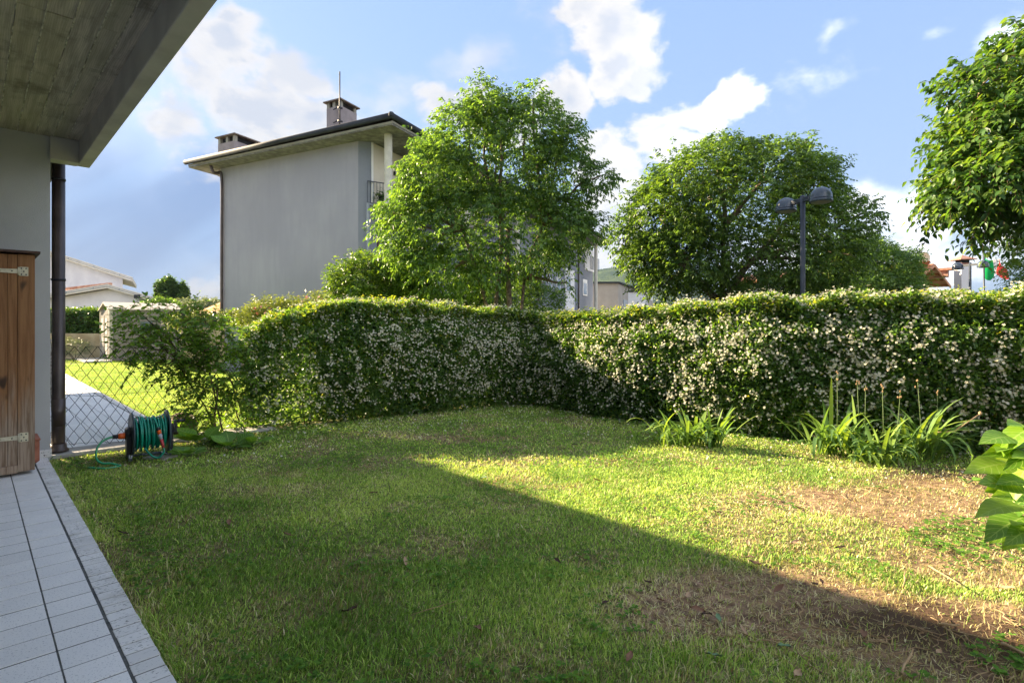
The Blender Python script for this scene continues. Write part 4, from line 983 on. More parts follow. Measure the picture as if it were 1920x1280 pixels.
def iris(label, base, n, hmax, spread, lean=0., stalks=(), seed=1):
    random.seed(seed); root = thing('iris_clump', label, 'plant', tuple(base), group='iris clumps in front of the hedge')
    for i in range(n):
        a = random.uniform(0, 2 * math.pi); off = Vector((random.gauss(0, spread), random.gauss(0, spread * .5), 0))
        b = base + off; dirv = (math.cos(a) + off.x * 2 + lean, math.sin(a) * .7 - .25, 0)
        up0 = random.uniform(R(52), R(86)); L = hmax * random.uniform(.55, 1.15)
        o = blade_leaf(b, dirv, up0, L, random.uniform(.030, .050), random.uniform(.4, 3.2) * random.uniform(.5, 1), seed=i).build('leaf', M['leaf_iris'], root); tintmesh(o, random.uniform(.2, 1))
    for (dx, h, ln) in stalks:
        s = MB(); b = base + Vector((dx, .02, 0)); tip = b + Vector((ln, .03, h)); s.tube([b, b.lerp(tip, .5) + Vector((.01, 0, .0)), tip], [.004, .0035, .003], 6)
        so = s.build('stalk', M['stem_green'], root)
        f = MB()
        for k in range(4):
            c = tip + Vector((random.uniform(-.02, .02), random.uniform(-.02, .02), random.uniform(-.07, .03)))
            f.lathe([(0, -.012), (.006, -.005), (.008, .004), (.003, .014), (0, .017)], 5, tuple(c))
        f.build('husk', M['husk'], so)
    return root
iris('small iris clump with pale splayed leaves under the sunlit hedge corner', G(1285, 834), 90, .56, .17, -.1, seed=3)
iris('smaller iris fan rising beside it close to the hedge', G(1335, 838), 40, .58, .07, .1, seed=13)
iris('fan of tall iris leaves leaning left of the large clumps', G(1505, 822), 9, .66, .03, -1.2, seed=5)
iris('large iris clump with one tall upright leaf and dry seed heads', G(1560, 852), 64, .70, .12, .0, [(.06, .95, .03), (.33, .86, 0), (.38, .82, .05)], seed=7)
iris('broad iris clump with leaves drooping to the bare earth', G(1640, 868), 70, .60, .15, .1, [(.1, .84, .02), (.22, .78, .10)], seed=9)
iris('rightmost iris clump fanning widely over the brown earth', G(1735, 862), 70, .82, .10, .35, [(-.03, .88, -.02), (.12, .80, .06)], seed=12)
random.seed(21)
# the upright leaf that tops the group
rt = bpy.data.objects['iris_clump.003'] if 'iris_clump.003' in bpy.data.objects else None
for px, h, dl in ((1552, .95, -.05), (1600, .72, -.3)):
    o = blade_leaf(G(px + 6, 850), (dl, -.1, 0), R(88), h, .045, .15).build('leaf', M['leaf_iris'], rt); tintmesh(o, .85)

def big_leaf(base, dirv, nrmv, L, W, droop=.25, cup=.12, n=12):
    """broad leaf with a raised rim, midrib fold, side veins as ripples"""
    d = Vector(dirv).normalized(); s = d.cross(Vector(nrmv)).normalized(); u = s.cross(d).normalized(); mb = MB(); vs = []; m = 7
    for i in range(n + 1):
        t = i / n; w_ = W / 2 * (math.sin(math.pi * t ** .72) ** 1.05 * (1 + .012 * (-1) ** i) if 0 < t < 1 else .0012)
        c = Vector(base) + d * L * t - u * L * droop * t * t
        for k in range(m):
            q = (k / (m - 1) - .5) * 2; rip = .006 * L * math.sin((t * 9 - abs(q) * 2.2) * math.pi)
            vs.append(c + s * w_ * q + u * (abs(q) ** 1.3 * w_ * cup * 2 + rip * abs(q)))
    fs = [(i * m + k, i * m + k + 1, (i + 1) * m + k + 1, (i + 1) * m + k) for i in range(n) for k in range(m - 1)]
    mb.add(vs, fs, True); mb.qt = [((k / (m - 1) - .5) * 2, i / n) for i in range(n + 1) for k in range(m)]; return mb
def grow(mb, name, m_, root, t):
    o = mb.build(name, m_, root); tintmesh(o, t); me = o.data
    for nm, k in (('across', 0), ('along', 1)):
        a = me.attributes.new(nm, 'FLOAT', 'POINT'); a.data.foreach_set('value', np.array([q[k] for q in mb.qt], np.float32))
    return o
HY_ = thing('hydrangea_bush', 'bright green broad leaved hydrangea entering at the right edge', 'shrub', (2.72, 2.42, -.05))
hs = MB()
spec = []
random.seed(5)
hc = Vector((2.62, 2.4, .75))
leafs = [((1905, 820), (1850, 806), .17, .30), ((1900, 868), (1818, 868), .24, .8), ((1930, 842), (1868, 838), .13, .4), ((1915, 908), (1842, 900), .19, .3), ((1916, 948), (1838, 935), .20, .9),
         ((1925, 968), (1850, 985), .19, .25), ((1935, 985), (1895, 1012), .14, .3), ((1925, 880), (1880, 850), .13, .9), ((1940, 800), (1880, 815), .16, .6), ((1940, 930), (1870, 920), .15, .5),
         ((1960, 860), (1905, 842), .16, .6), ((1945, 1010), (1915, 985), .15, .6), ((1930, 905), (1885, 885), .12, .2), ((1960, 830), (1898, 866), .14, .1)]
for (bp, tp, ll, tn) in leafs:
    dd = 2.36 + random.uniform(-.08, .10); b = P(bp[0], bp[1], dd + .05); t = P(tp[0], tp[1], dd - .03)
    dv = (t - b); L = dv.length
    o = big_leaf(b, dv, Vector((random.uniform(-.35, .35), -.55 + random.uniform(-.35, .35), random.uniform(.7, 1.1))), L, L * random.uniform(.44, .56), random.uniform(.10, .34), random.uniform(.02, .12)); grow(o, 'leaf', M['leaf_big'], HY_, tn)
    hs.tube([b, b.lerp(hc, .5) + Vector((0, 0, .02)), hc + Vector((0, 0, (b.z - hc.z) * .5))], [.003, .004, .005], 5)
for (bx, by, tx, ty) in [(1925, 815, 1878, 838), (1930, 895, 1862, 915), (1925, 935, 1872, 958), (1940, 855, 1888, 905), (1935, 975, 1868, 1002), (1912, 842, 1872, 828), (1930, 990, 1905, 962), (1925, 800, 1898, 788), (1918, 925, 1880, 900), (1938, 1000, 1890, 1008)]:
    dd = 2.36 + random.uniform(-.02, .16); b = P(bx, by, dd + .05); t = P(tx, ty, dd - .02); dv = t - b; L = dv.length * 1.1
    o = big_leaf(b, dv, Vector((random.uniform(-.6, .6), random.uniform(-1, .1), random.uniform(.4, 1.1))), L, L * random.uniform(.45, .6), random.uniform(.1, .4), .08); grow(o, 'leaf', M['leaf_big'], HY_, random.random())
for i in range(60):
    a = random.uniform(0, 6.28); r_ = random.uniform(.2, .55); b = hc + Vector((math.cos(a) * r_ * .6 + .22, math.sin(a) * r_ * .6, random.uniform(-.35, .42)))
    if b.x / b.y < .93: b.x = b.y * .93 + .06
    dv = Vector((math.cos(a), math.sin(a), random.uniform(-.2, .5))); L = random.uniform(.12, .2)
    if (b.x + dv.x * L) / max(.3, b.y + dv.y * L) < .905: continue
    o = big_leaf(b, dv, (random.uniform(-.3, .3), random.uniform(-.3, .3), 1), L, L * .58, .2, .14); grow(o, 'leaf', M['leaf_big'], HY_, random.random())
for k in range(7): 
    a = k * .9; hs.tube([(2.72 + .06 * math.cos(a), 2.42 + .06 * math.sin(a), -.06), (2.68 + .15 * math.cos(a), 2.4 + .15 * math.sin(a), .45), (2.66 + .25 * math.cos(a), 2.4 + .25 * math.sin(a), .95)], [.008, .007, .004], 6)
hs.build('stems', M['stem_green'], HY_)

def rosette(label, base, n, size, seed, cat='plant', name='broad_leaved_plant', m='leaf_berg'):
    random.seed(seed); root = thing(name, label, cat, tuple(base))
    for i in range(n):
        a = 2 * math.pi * i / n * 1.618 * 2 + random.uniform(-.3, .3); el = random.uniform(.15, 1.0)
        dv = Vector((math.cos(a), math.sin(a) * .9, el)); L = size * random.uniform(.7, 1.15)
        b = base + Vector((math.cos(a) * .03, math.sin(a) * .03, .02)) + dv.normalized() * size * .35
        o = big_leaf(b, dv, (-math.cos(a) * .6, -math.sin(a) * .6 - .2, 1), L, L * random.uniform(.75, .95), .25, .08); grow(o, 'leaf', M[m], root, random.random())
        s = MB(); s.tube([base, b], .005, 5); s.build('stalk', M['stem_green'], root)
    return root
rosette('clump of large round leaves beside the hose reel', G(378, 834), 13, .25, 3)
rosette('flat rosette of round leaves right of the clump by the stone', G(432, 842), 9, .21, 4)
rosette('small dark plant with limp leaves at the foot of the shrub', G(352, 856), 9, .14, 6)
rosette('big leaved seedling at the hedge foot left end', G(474, 836), 8, .19, 8)
rosette('tiny sprout beside the fence post and wall corner', G(92, 862), 4, .07, 18)
rosette('little weed with two broad leaves in the brown earth by the hydrangea', G(1812, 905), 5, .08, 28)

# rock
rk = MB(); rc = G(343, 816); n_ = 14; vs = []; 
for i in range(n_ + 1):
    th = math.pi * i / n_
    for j in range(20):
        ph = 2 * math.pi * j / 20; d_ = Vector((math.sin(th) * math.cos(ph), math.sin(th) * math.sin(ph), math.cos(th)))
        q = 1 + .28 * mnoise.noise(d_ * 1.9 + Vector((3, 1, 2))) + .16 * mnoise.noise(d_ * 4.5)
        vs.append((rc.x + d_.x * .19 * q, rc.y + d_.y * .15 * q, .10 + d_.z * .17 * q))
rk.add(vs, [(i * 20 + j, i * 20 + (j + 1) % 20, (i + 1) * 20 + (j + 1) % 20, (i + 1) * 20 + j) for i in range(n_) for j in range(20)])
top('boulder', rk, M['stone'], 'rough pitted brown rock between the hose reel and shrub', 'rock', (rc.x, rc.y, -.05))
sl = MB(); a = G(300, 858); sl.prism([(a.x - .17, a.y - .05), (a.x + .12, a.y - .08), (a.x + .17, a.y + .06), (a.x - .10, a.y + .09)], -.07, -.028); top('flat_stone', sl, M['curb'], 'flat grey slab lying under the hose reel', 'stone', (a.x, a.y, -.07))

# ------------------------------------------------------------------ hose reel
A_ = G(247, 866); B_ = G(315, 853); ax = (B_ - A_); ax.z = 0; RW = .33
rc_ = Vector((-4.18, 6.42, -.05)); HR = thing('hose_reel', 'freestanding reel of green garden hose on the grass by the fence', 'hose reel', (0, 0, 0), 0)
HR.location = rc_; HR.scale = (1.04, 1.3, 1.3); HR.rotation_euler = (0, 0, math.atan2(ax.y, ax.x) - .30); OFF[HR.name] = Vector((0, 0, 0))
HC = .235; RD = .185
for sx in (-1, 1):
    m = MB(); x0 = sx * .165
    m.lathe([(0, -.012), (.05, -.014), (.06, -.006), (.15, -.004), (RD - .012, -.010), (RD, -.006), (RD, .006), (RD - .012, .010), (.15, .004), (.06, .006), (.05, .014), (0, .012)], 40, (x0, 0, HC), 'x')
    disc = m.build('disc', M['disc_plastic'], HR)
    h = MB(); h.lathe([(0, -.03), (.045, -.03), (.05, 0), (.045, .03), (0, .03)], 20, (x0 + sx * .03, 0, HC), 'x'); h.build('hub', M['black_plastic'], disc)
    f = MB(); f.box(x0 + sx * .028 - .024, x0 + sx * .028 + .024, -.045, .045, .06, HC + .06, .012); f.build('side_bracket', M['black_plastic'], HR)
    l = MB(); xx = x0 + sx * .028
    l.tube([(xx, -.02, .12), (xx, -.03, .05), (xx, -.05, .012), (xx - sx * .02, -.02, .01), (xx - sx * .05, .12, .012)], .013, 10)
    l.build('leg', M['steel'], HR); l = MB(); l.tube([(xx, .02, .12), (xx, .06, .05), (xx, .13, .012), (xx - sx * .03, .17, .012)], .013, 10); l.build('leg', M['steel'], HR)
r_ = MB(); r_.tube([(-.14, .15, .012), (.14, .15, .012)], .010, 8); r_.build('cross_bar', M['steel'], HR)
dr = MB(); dr.lathe([(.075, -.155), (.075, .155)], 24, (0, 0, HC), 'x'); dr.build('drum', M['black_plastic'], HR)
hz = MB(); random.seed(4)
for ly, (rr, cnt_) in enumerate(((.092, 13), (.112, 12), (.131, 11))):
    pts = []
    for k in range(cnt_ * 20 + 1):
        a = 2 * math.pi * k / 20; t = k / (cnt_ * 20); x_ = -.145 + .29 * (t if ly % 2 == 0 else 1 - t) + .010 * math.sin(a * .5 + ly) + .006 * math.sin(a * .23)
        r2 = rr + .006 * math.sin(a * .37 + 2 * ly) + (.01 if ly == 2 and math.sin(a * .11) > .3 else 0)
        pts.append((x_, r2 * math.cos(a), HC + r2 * math.sin(a) - (.012 if math.sin(a) < -.5 else 0)))
    hz.tube(pts, .0095, 7)
hz.build('hose', M['hose'], HR)
cr = MB(); cr.tube([(.21, 0, HC), (.24, 0, HC)], .02, 10); cr.box(.235, .26, -.02, .02, HC - .03, HC + .085, .006); cr.tube([(.25, 0, HC + .07), (.345, 0, HC + .075)], .014, 10); cr.build('crank_handle', M['black_plastic'], HR)
cn = MB(); cn.lathe([(0, -.04), (.022, -.04), (.026, -.02), (.026, .02), (.02, .03), (0, .03)], 14, (-.245, 0, HC - .01), 'x'); cn.build('orange_connector', M['orange'], HR)
cn = MB(); cn.lathe([(0, -.03), (.018, -.03), (.018, .03), (0, .03)], 12, (-.305, 0, HC - .01), 'x'); cn.build('collar', M['black_plastic'], HR)
tail = MB(); TP = [(-.32, 0, HC - .01), (-.37, -.01, HC - .012), (-.43, -.03, HC - .035), (-.475, -.05, HC - .09), (-.48, -.07, HC - .16), (-.44, -.10, HC - .20), (-.37, -.14, .03), (-.31, -.17, .015), (-.29, -.20, .012), (-.33, -.23, .012), (-.42, -.23, .012), (-.50, -.19, .02), (-.56, -.13, .02)]
def catmull(pts, sub=6):
    pts = [Vector(p) for p in pts]; out = []
    for i in range(len(pts) - 1):
        p0, p1, p2, p3 = pts[max(i - 1, 0)], pts[i], pts[i + 1], pts[min(i + 2, len(pts) - 1)]
        for k in range(sub):
            t = k / sub; out.append(.5 * ((2 * p1) + (-p0 + p2) * t + (2 * p0 - 5 * p1 + 4 * p2 - p3) * t * t + (-p0 + 3 * p1 - 3 * p2 + p3) * t ** 3))
    return out + [pts[-1]]
tail.tube(catmull(TP), .0095, 9); tail.build('hose_tail', M['hose_tail'], HR)
nz = MB(); a0 = Vector((.055, -.135, HC + .045)); a1 = Vector((.10, -.165, HC - .12)); d_ = (a1 - a0)
lp = MB(); lp.tube(catmull([a0 + Vector((-.035, .03, .09)), a0 + Vector((-.01, .012, .04)), a0]), .0095, 8); lp.tube(catmull([a1, a1 + d_ * .25 + Vector((-.01, 0, 0)), a1 + Vector((-.05, 0, -.085)), a1 + Vector((-.11, .02, -.06)), a1 + Vector((-.16, .06, .0))]), .0095, 8)
lp.build('hose_loop', M['hose'], HR)
for (t0, t1, r0_, r1_, mt, nm) in ((-.05, .10, .019, .021, 'black_plastic', 'nozzle_cap'), (.10, .30, .021, .020, 'orange', 'nozzle_ring'), (.30, .58, .022, .018, 'grey_plastic', 'nozzle_grip'), (.58, 1.02, .017, .013, 'red', 'nozzle_tip')):
    q = MB(); q.tube([a0 + d_ * t0, a0 + d_ * t1], [r0_, r1_], 12); q.build(nm, M[mt], HR)

# ------------------------------------------------------------------ fallen leaves and twigs on the lawn
def dead_leaf_mesh(i):
    random.seed(50 + i); mb = MB(); n = 6; vs = []
    for k in range(n + 1):
        t = k / n; w_ = .20 * math.sin(math.pi * t ** .9) if 0 < t < 1 else .01; z = .10 * math.sin(t * 3 + i) + .05
        vs += [(t - .5, -w_, z + .12 * random.random()), (t - .5, 0, z - .03), (t - .5, w_, z + .12 * random.random())]
    mb.add(vs, [(k * 3 + j, k * 3 + j + 1, k * 3 + 4 + j, k * 3 + 3 + j) for k in range(n) for j in (0, 1)], True); return mb.mesh('fallen_leaf')
dl_meshes = {}
for key in ('dead1', 'dead2', 'dead3', 'dead_green'):
    for i in range(2):
        me = dead_leaf_mesh(i + hash(key) % 7 if False else i + len(dl_meshes)); me.materials.append(M[key]); dl_meshes[(key, i)] = me
random.seed(77)
fl = [(896, 1192, 'dead1'), (1135, 1138, 'dead3'), (1215, 1095, 'dead3'), (1345, 1096, 'dead2'), (1310, 1100, 'dead2'), (1540, 1098, 'dead3'), (1527, 1101, 'dead3'), (1407, 1052, 'dead3'), (1415, 1060, 'dead3'), (1550, 1135, 'dead2'), (1395, 1190, 'dead2'), (1325, 1158, 'dead3'), (1308, 1148, 'dead1'),
      (1347, 1165, 'dead_green'), (1470, 1220, 'dead_green'), (1340, 1237, 'dead_green'), (1403, 1024, 'dead2'), (1408, 968, 'dead3'), (1345, 967, 'dead3'), (1490, 1023, 'dead2'), (1575, 1032, 'dead3'), (1630, 968, 'dead2'), (1625, 978, 'dead2'), (1550, 893, 'dead1'), (1560, 888, 'dead3'),
      (1285, 914, 'dead3'), (1345, 884, 'dead3'), (1342, 884, 'dead1'), (1168, 860, 'dead_green'), (1028, 829, 'dead3'), (907, 900, 'dead_green'), (842, 835, 'dead1'), (1078, 837, 'dead3'), (1045, 1060, 'dead3'), (1690, 1045, 'dead2'), (1700, 1000, 'dead1'), (1885, 1110, 'dead2'), (1460, 1110, 'dead1'), (1290, 1120, 'dead2'), (1240, 1130, 'dead1'),
      (1620, 1200, 'dead1'), (1760, 1230, 'dead2'), (1180, 1245, 'dead1'), (1495, 1270, 'dead2'), (655, 1150, 'dead3'), (540, 1010, 'dead1'), (700, 930, 'dead1'), (600, 880, 'dead2'), (760, 1060, 'dead2'), (430, 985, 'dead1'), (230, 1005, 'dead3'), (1650, 920, 'dead1'), (1430, 940, 'dead1'), (1500, 960, 'dead1'), (1210, 960, 'dead1'), (1120, 905, 'dead1')]
names = {'dead1': ('brown curled fallen leaf', 'brown fallen leaves on the lawn'), 'dead2': ('pale tan fallen leaf', 'tan fallen leaves on the lawn'), 'dead3': ('dark shrivelled fallen leaf', 'dark shrivelled leaves on the lawn'), 'dead_green': ('limp green fallen leaf', 'fresh green leaves dropped on the lawn')}
marks = {'the hose reel': (280, 830), 'the hydrangea': (1870, 930), 'the large iris clumps': (1620, 850), 'the lower end of the tiled edge': (330, 1270), 'the small iris clump': (1285, 806),
         'the thick stick at bottom right': (1900, 1230), 'the long pale twig': (1770, 1088), 'the twig in the straw': (1700, 1255), 'the long straw stalk': (815, 1153), 'the tip of the sunlit wedge': (850, 880)}
near = {}
for i, (px, py, k) in enumerate(fl):
    mk = min(marks, key=lambda q: math.hypot(px - marks[q][0], py - marks[q][1])); near.setdefault((k, mk), []).append((math.hypot(px - marks[mk][0], py - marks[mk][1]), i))
where = {}
ordn = ['nearest to', 'second nearest to', 'third nearest to', 'fourth nearest to', 'fifth nearest to', 'sixth nearest to', 'seventh nearest to', 'eighth nearest to', 'ninth nearest to', 'tenth nearest to', 'eleventh nearest to', 'twelfth nearest to']
for (k, mk), lst in near.items():
    for j, (_, i) in enumerate(sorted(lst)): where[i] = ordn[j] + ' ' + mk
for i, (px, py, k) in enumerate(fl):
    g_ = G(px, py); me = dl_meshes[(k, i % 2)]
    o = bpy.data.objects.new('fallen_leaf', me); SC.collection.objects.link(o); s = random.uniform(.055, .085)
    o.location = (g_.x, g_.y, float(gz(g_.x, g_.y)) + .024); o.rotation_euler = (random.uniform(-.3, .3), random.uniform(-.3, .3), random.uniform(0, 6.28)); o.scale = (s, s, s)
    prop(o, names[k][0] + ', ' + where[i], 'fallen leaf', names[k][1])
rt_ = MB(); random.seed(31)
for i in range(110):
    px_, py_ = (random.uniform(1240, 1930), random.gauss(1195, 38)) if i < 80 else (random.uniform(1560, 1900), random.uniform(900, 960))
    a = G(px_, py_ + (px_ - 1600) * .07 if i < 80 else py_); z_ = float(gz(a.x, a.y)); th = random.uniform(-3, 3); L = random.uniform(.06, .28); pts = []
    for k in range(6): pts.append((a.x + L * k / 5 * math.cos(th) + .012 * math.sin(k * 1.7 + i), a.y + L * k / 5 * math.sin(th) + .012 * math.cos(k * 2.1 + i), z_ + .004 + .014 * math.sin(k / 5 * math.pi) * random.random()))
    rt_.tube(pts, random.uniform(.0014, .0034), 4, False)
prop(rt_.build('roots', M['twig_pale'], None), 'tangle of dry dark roots and stalks over the bare earth', 'roots', kind='stuff')
def twig(p0, p1, r, label):
    a = G(*p0); b = G(*p1); a.z = float(gz(a.x, a.y)) + .03; b.z = float(gz(b.x, b.y)) + .04; m = MB()
    off = Vector((random.uniform(-.02, .02), random.uniform(-.02, .02), .01)); m.tube([a, a.lerp(b, .35) + off, a.lerp(b, .7) - off * .5, b], [r, r * .9, r * .8, r * .5], 7)
    top('twig', m, M['twig_pale'], label, 'twig', ((a.x + b.x) / 2, (a.y + b.y) / 2, -.04))
twig((1742, 1068), (1802, 1108), .006, 'long pale bare twig on the sunlit brown earth')
twig((1880, 1216), (1925, 1242), .010, 'thick pale stick at the bottom right edge')
twig((1690, 1278), (1712, 1232), .006, 'short upright looking twig in the matted straw at the bottom')
twig((1693, 1110), (1698, 1078), .004, 'thin pale twig beside the edge of the house shadow')
twig((1825, 1062), (1845, 1045), .003, 'fine curved stem near the hydrangea shadow')
twig((1760, 1183), (1800, 1185), .007, 'brown root like twig half buried in dark earth')
twig((770, 1165), (858, 1142), .002, 'long straw stalk lying across the shaded grass')
bt = MB(); a = G(1745, 862); b_ = P(1838, 775, 6.1); a2 = P(1790, 808, 6.15); bt.tube([a, P(1755, 810, 6.2), a2, b_], [.008, .008, .007, .005], 7); bt.tube([a2, P(1812, 787, 6.15)], [.006, .004], 6); 
bt.lathe([(0, -.02), (.016, -.008), (.018, .01), (.006, .024), (0, .026)], 8, tuple(b_)); top('dead_stalk', bt, M['twig_pale'], 'brown dead flower stalk rising right of the iris clumps', 'stalk', tuple(a))

# ------------------------------------------------------------------ grey apartment building
Lv = Vector((-.885, .466, 0)); Rv = Vector((.396, .918, 0)); UP = Vector((0, 0, 1)); NR = Vector((.918, -.396, 0))
A0 = Vector((-5.746, 20.8, 0)); B0 = A0 + Lv * 8.04; C0 = Vector((-5.295, 20.9, 0)); E0 = C0 + Rv * 31.8
BLD = thing('apartment_building', 'three storey grey apartment building with wide eaves behind the middle tree', 'building', tuple(A0 + Vector((0, 0, -.12))))
WT = 8.33
def xy(v): return (v.x, v.y)
w = MB(); w.prism([xy(A0), xy(B0), xy(B0 + Rv * 30), xy(E0 + Lv * 8), xy(E0), xy(C0 + Rv * 1.9), xy(C0)][:0] or [xy(B0), xy(A0), xy(A0 + Rv * 31), xy(B0 + Rv * 31)], -.12, WT); w.build('gable_wall', M['gable'], BLD)
w = MB(); w.prism([xy(A0 + Vector((.002, -.0, 0))), xy(C0), xy(E0), xy(E0 + Lv * .4), xy(A0 + Rv * .5 + Vector((.0, 0, 0)))], -.12, WT - .003); w.build('side_wall', M['gable2'], BLD)
def ft(px):   # distance along the side facade where it shows at px
    r = (px - CX) / F0; return (r * C0.y - C0.x) / (Rv.x - r * Rv.y)
def fz_(px, py): t = ft(px); return 1.5 + (HY - py) / F0 * (C0.y + Rv.y * t)
def fbox(name, px0, px1, z0, z1, o0, o1, m, parent=BLD, t=None):
    t0, t1 = (ft(px0), ft(px1)) if t is None else t
    mb = MB(); c = C0 + Rv * (t0 + t1) / 2 + NR * (o0 + o1) / 2 + UP * (z0 + z1) / 2
    mb.obox(c, Rv, NR, UP, (t1 - t0) / 2, abs(o1 - o0) / 2, (z1 - z0) / 2); return mb.build(name, m, parent)
# loggia wall, upper floor
fbox('cream_panel', 0, 0, 5.92, WT - .02, .0, .02, M['cream_wall'], t=(.03, 9.0)); fbox('corner_trim', 0, 0, 5.92, WT - .02, .02, .05, M['white_trim'], t=(.0, .09))
fbox('balcony_slab', 0, 0, 5.80, 5.92, .02, .62, M['gable2'], t=(.15, 12)); fbox('balcony_slab', 0, 0, 2.80, 2.95, .02, 1.02, M['gable2'], t=(-.2, 12))
lp_ = fbox('wall_lamp', 0, 0, 7.42, 7.56, .02, .10, M['iron'], t=(ft(737), ft(743))); fbox('diffuser', 0, 0, 7.45, 7.53, .10, .115, M['white_trim'], lp_, t=(ft(738), ft(742)))
wd = fbox('balcony_door', 0, 0, 5.95, 7.9, .021, .045, M['frame_brown'], t=(ft(746), ft(746) + .9)); fbox('pane', 0, 0, 6.1, 7.8, .045, .052, M['glass'], wd, t=(ft(746) + .1, ft(746) + .8))
wn = fbox('window', 0, 0, 2.97, 4.66, .01, .05, M['frame_brown'], t=(.37, 1.75))
for k in range(3): fbox('pane', 0, 0, 3.05, 4.58, .05, .056, M['glass'], wn, t=(.43 + k * .44, .43 + k * .44 + .36))
rs = MB(); 
for k in range(10): z_ = 4.67 + k * .048; c = C0 + Rv * 1.06 + NR * .03 + UP * (z_ + .02); rs.obox(c, Rv, NR, UP, .69, .02, .021)
rs.build('roller_shutter', M['shutter'], BLD)
fbox('trim_pipe', 0, 0, 4.05, 5.98, .02, .07, M['shutter'], t=(-.28, -.18)); fbox('trim_pipe', 0, 0, 5.93, 6.0, .02, .07, M['shutter'], t=(-.18, .12))
def railing(name, pts, z0, z1, gap=.11, r=.011):
    root = MB(); 
    for a, b in zip(pts[:-1], pts[1:]): root.bar(a + UP * z1, b + UP * z1, .05, .03); root.bar(a + UP * z0, b + UP * z0, .03, .02)
    ro = root.build(name, M['lamp_pole'], BLD); bb = MB()
    for a, b in zip(pts[:-1], pts[1:]):
        n = int((b - a).length / gap)
        for k in range(n + 1): q = a.lerp(b, k / max(1, n)); bb.bar(q + UP * z0, q + UP * z1, r * 1.6, r * 1.6, (1, 0, 0))
    bb.build('baluster', M['lamp_pole'], ro)
def gp(px, d): return Vector(((px - CX) / F0 * d, d, 0))
railing('railing', [gp(689, 20.75), gp(724, 21.15), gp(724, 21.15) + Rv * 11], 6.02, 6.82)
railing('railing', [gp(667, 20.35), gp(723, 19.95), gp(723, 19.95) + Rv * 11], 2.98, 3.98)
k1 = Vector((-4.47, 20.12, 0))
for t in (0, 6.0, 12.0): c = MB(); q = k1 + Rv * t; c.lathe([(.143, -.1), (.143, WT)], 20, (q.x, q.y, 0)); c.build('column', M['column'], BLD)
q = k1 + Rv * 29.1; c = MB(); c.lathe([(.143, -.1), (.143, WT)], 16, (q.x, q.y, 0)); c.build('column', M['column'], BLD)
# far end of the side facade
wb = fbox('white_bay', 1058, 1075, .0, fz_(1066, 505), .02, .10, M['white_wall']); 
fbox('window', 1060, 1067, fz_(1063, 545), fz_(1063, 518), .10, .14, M['glass'])
w3 = fbox('window', 1092, 1100, fz_(1096, 554), fz_(1096, 524), .02, .06, M['white_trim']); fbox('pane', 1093, 1099, fz_(1096, 552), fz_(1096, 531), .06, .07, M['glass'], w3)
pm = MB(); t_ = ft(1083); q = C0 + Rv * t_ + NR * .1; pm.tube([q + UP * 0, q + UP * 8.2], .06, 8); pm.build('downpipe', M['brown_metal'], BLD)
fbox('white_panel', 985, 1016, fz_(1000, 545), fz_(1000, 515), .02, .05, M['white_wall'])
fbox('white_panel', 1096, 1113, fz_(1105, 508), 8.0, .02, .05, M['white_wall'])
railing('railing', [C0 + Rv * ft(1096) + NR * .5, C0 + Rv * ft(1113) + NR * .5], fz_(1105, 507), fz_(1105, 484), .25, .02)
railing('railing', [C0 + Rv * ft(985) + NR * .5, C0 + Rv * ft(1016) + NR * .5], fz_(1000, 545), fz_(1000, 533), .25, .02)
for px in (1030, 1046): 
    ww = fbox('window', px - 3, px + 4, fz_(px, 545), fz_(px, 520), .01, .05, M['white_trim']); fbox('pane', px - 2, px + 3, fz_(px, 544), fz_(px, 522), .05, .06, M['glass'], ww)
# roof: soffit, fascia, gutter
K0 = Vector((-4.12, 19.1, 0)); KL = K0 + Lv * 11.35; KR = K0 + Rv * 31.9; KB = KL + Rv * 31.9
roof = MB(); roof.prism([xy(K0), xy(KR), xy(KB), xy(KL)], WT, WT + .05); roof.build('soffit', M['soffit'], BLD)
fa = MB()
inn = lambda v, s: v + (Vector(((K0.x + KR.x + KB.x + KL.x) / 4, (K0.y + KR.y + KB.y + KL.y) / 4, 0)) - v).normalized() * s
for a, b in ((KL, K0), (K0, KR)): fa.bar(a + UP * (WT + .10), b + UP * (WT + .08), .04, .07)
fa.build('fascia', M['cream_trim'], BLD)
gu = MB()
o1, o2, o3 = KL + Vector((-.12, -.04, 0)), K0 + Vector((.01, -.16, 0)), KR + Vector((.14, 0, 0))
gu.tube([o1 + UP * (WT + .22), o2 + UP * (WT + .26), o3 + UP * (WT + .24)], .105, 12); gu.lathe([(0, .05), (.08, .03), (.1, -.05), (.08, -.1)], 10, (o2.x, o2.y, WT + .33)); gu.build('gutter', M['dark_metal'], BLD)
rf = MB(); ctr1 = (K0 + KL) / 2 + Rv * 5.8 + UP * (WT + 1.0); ctr2 = (KR + KB) / 2 - Rv * 5.8 + UP * (WT + 1.0)
z_ = UP * (WT + .24); rf.add([K0 + z_, KR + z_, KB + z_, KL + z_, ctr1, ctr2], [(0, 1, 5, 4), (1, 2, 5), (2, 3, 4, 5), (3, 0, 4)]); rf.build('roof', M['roof_grey'], BLD)
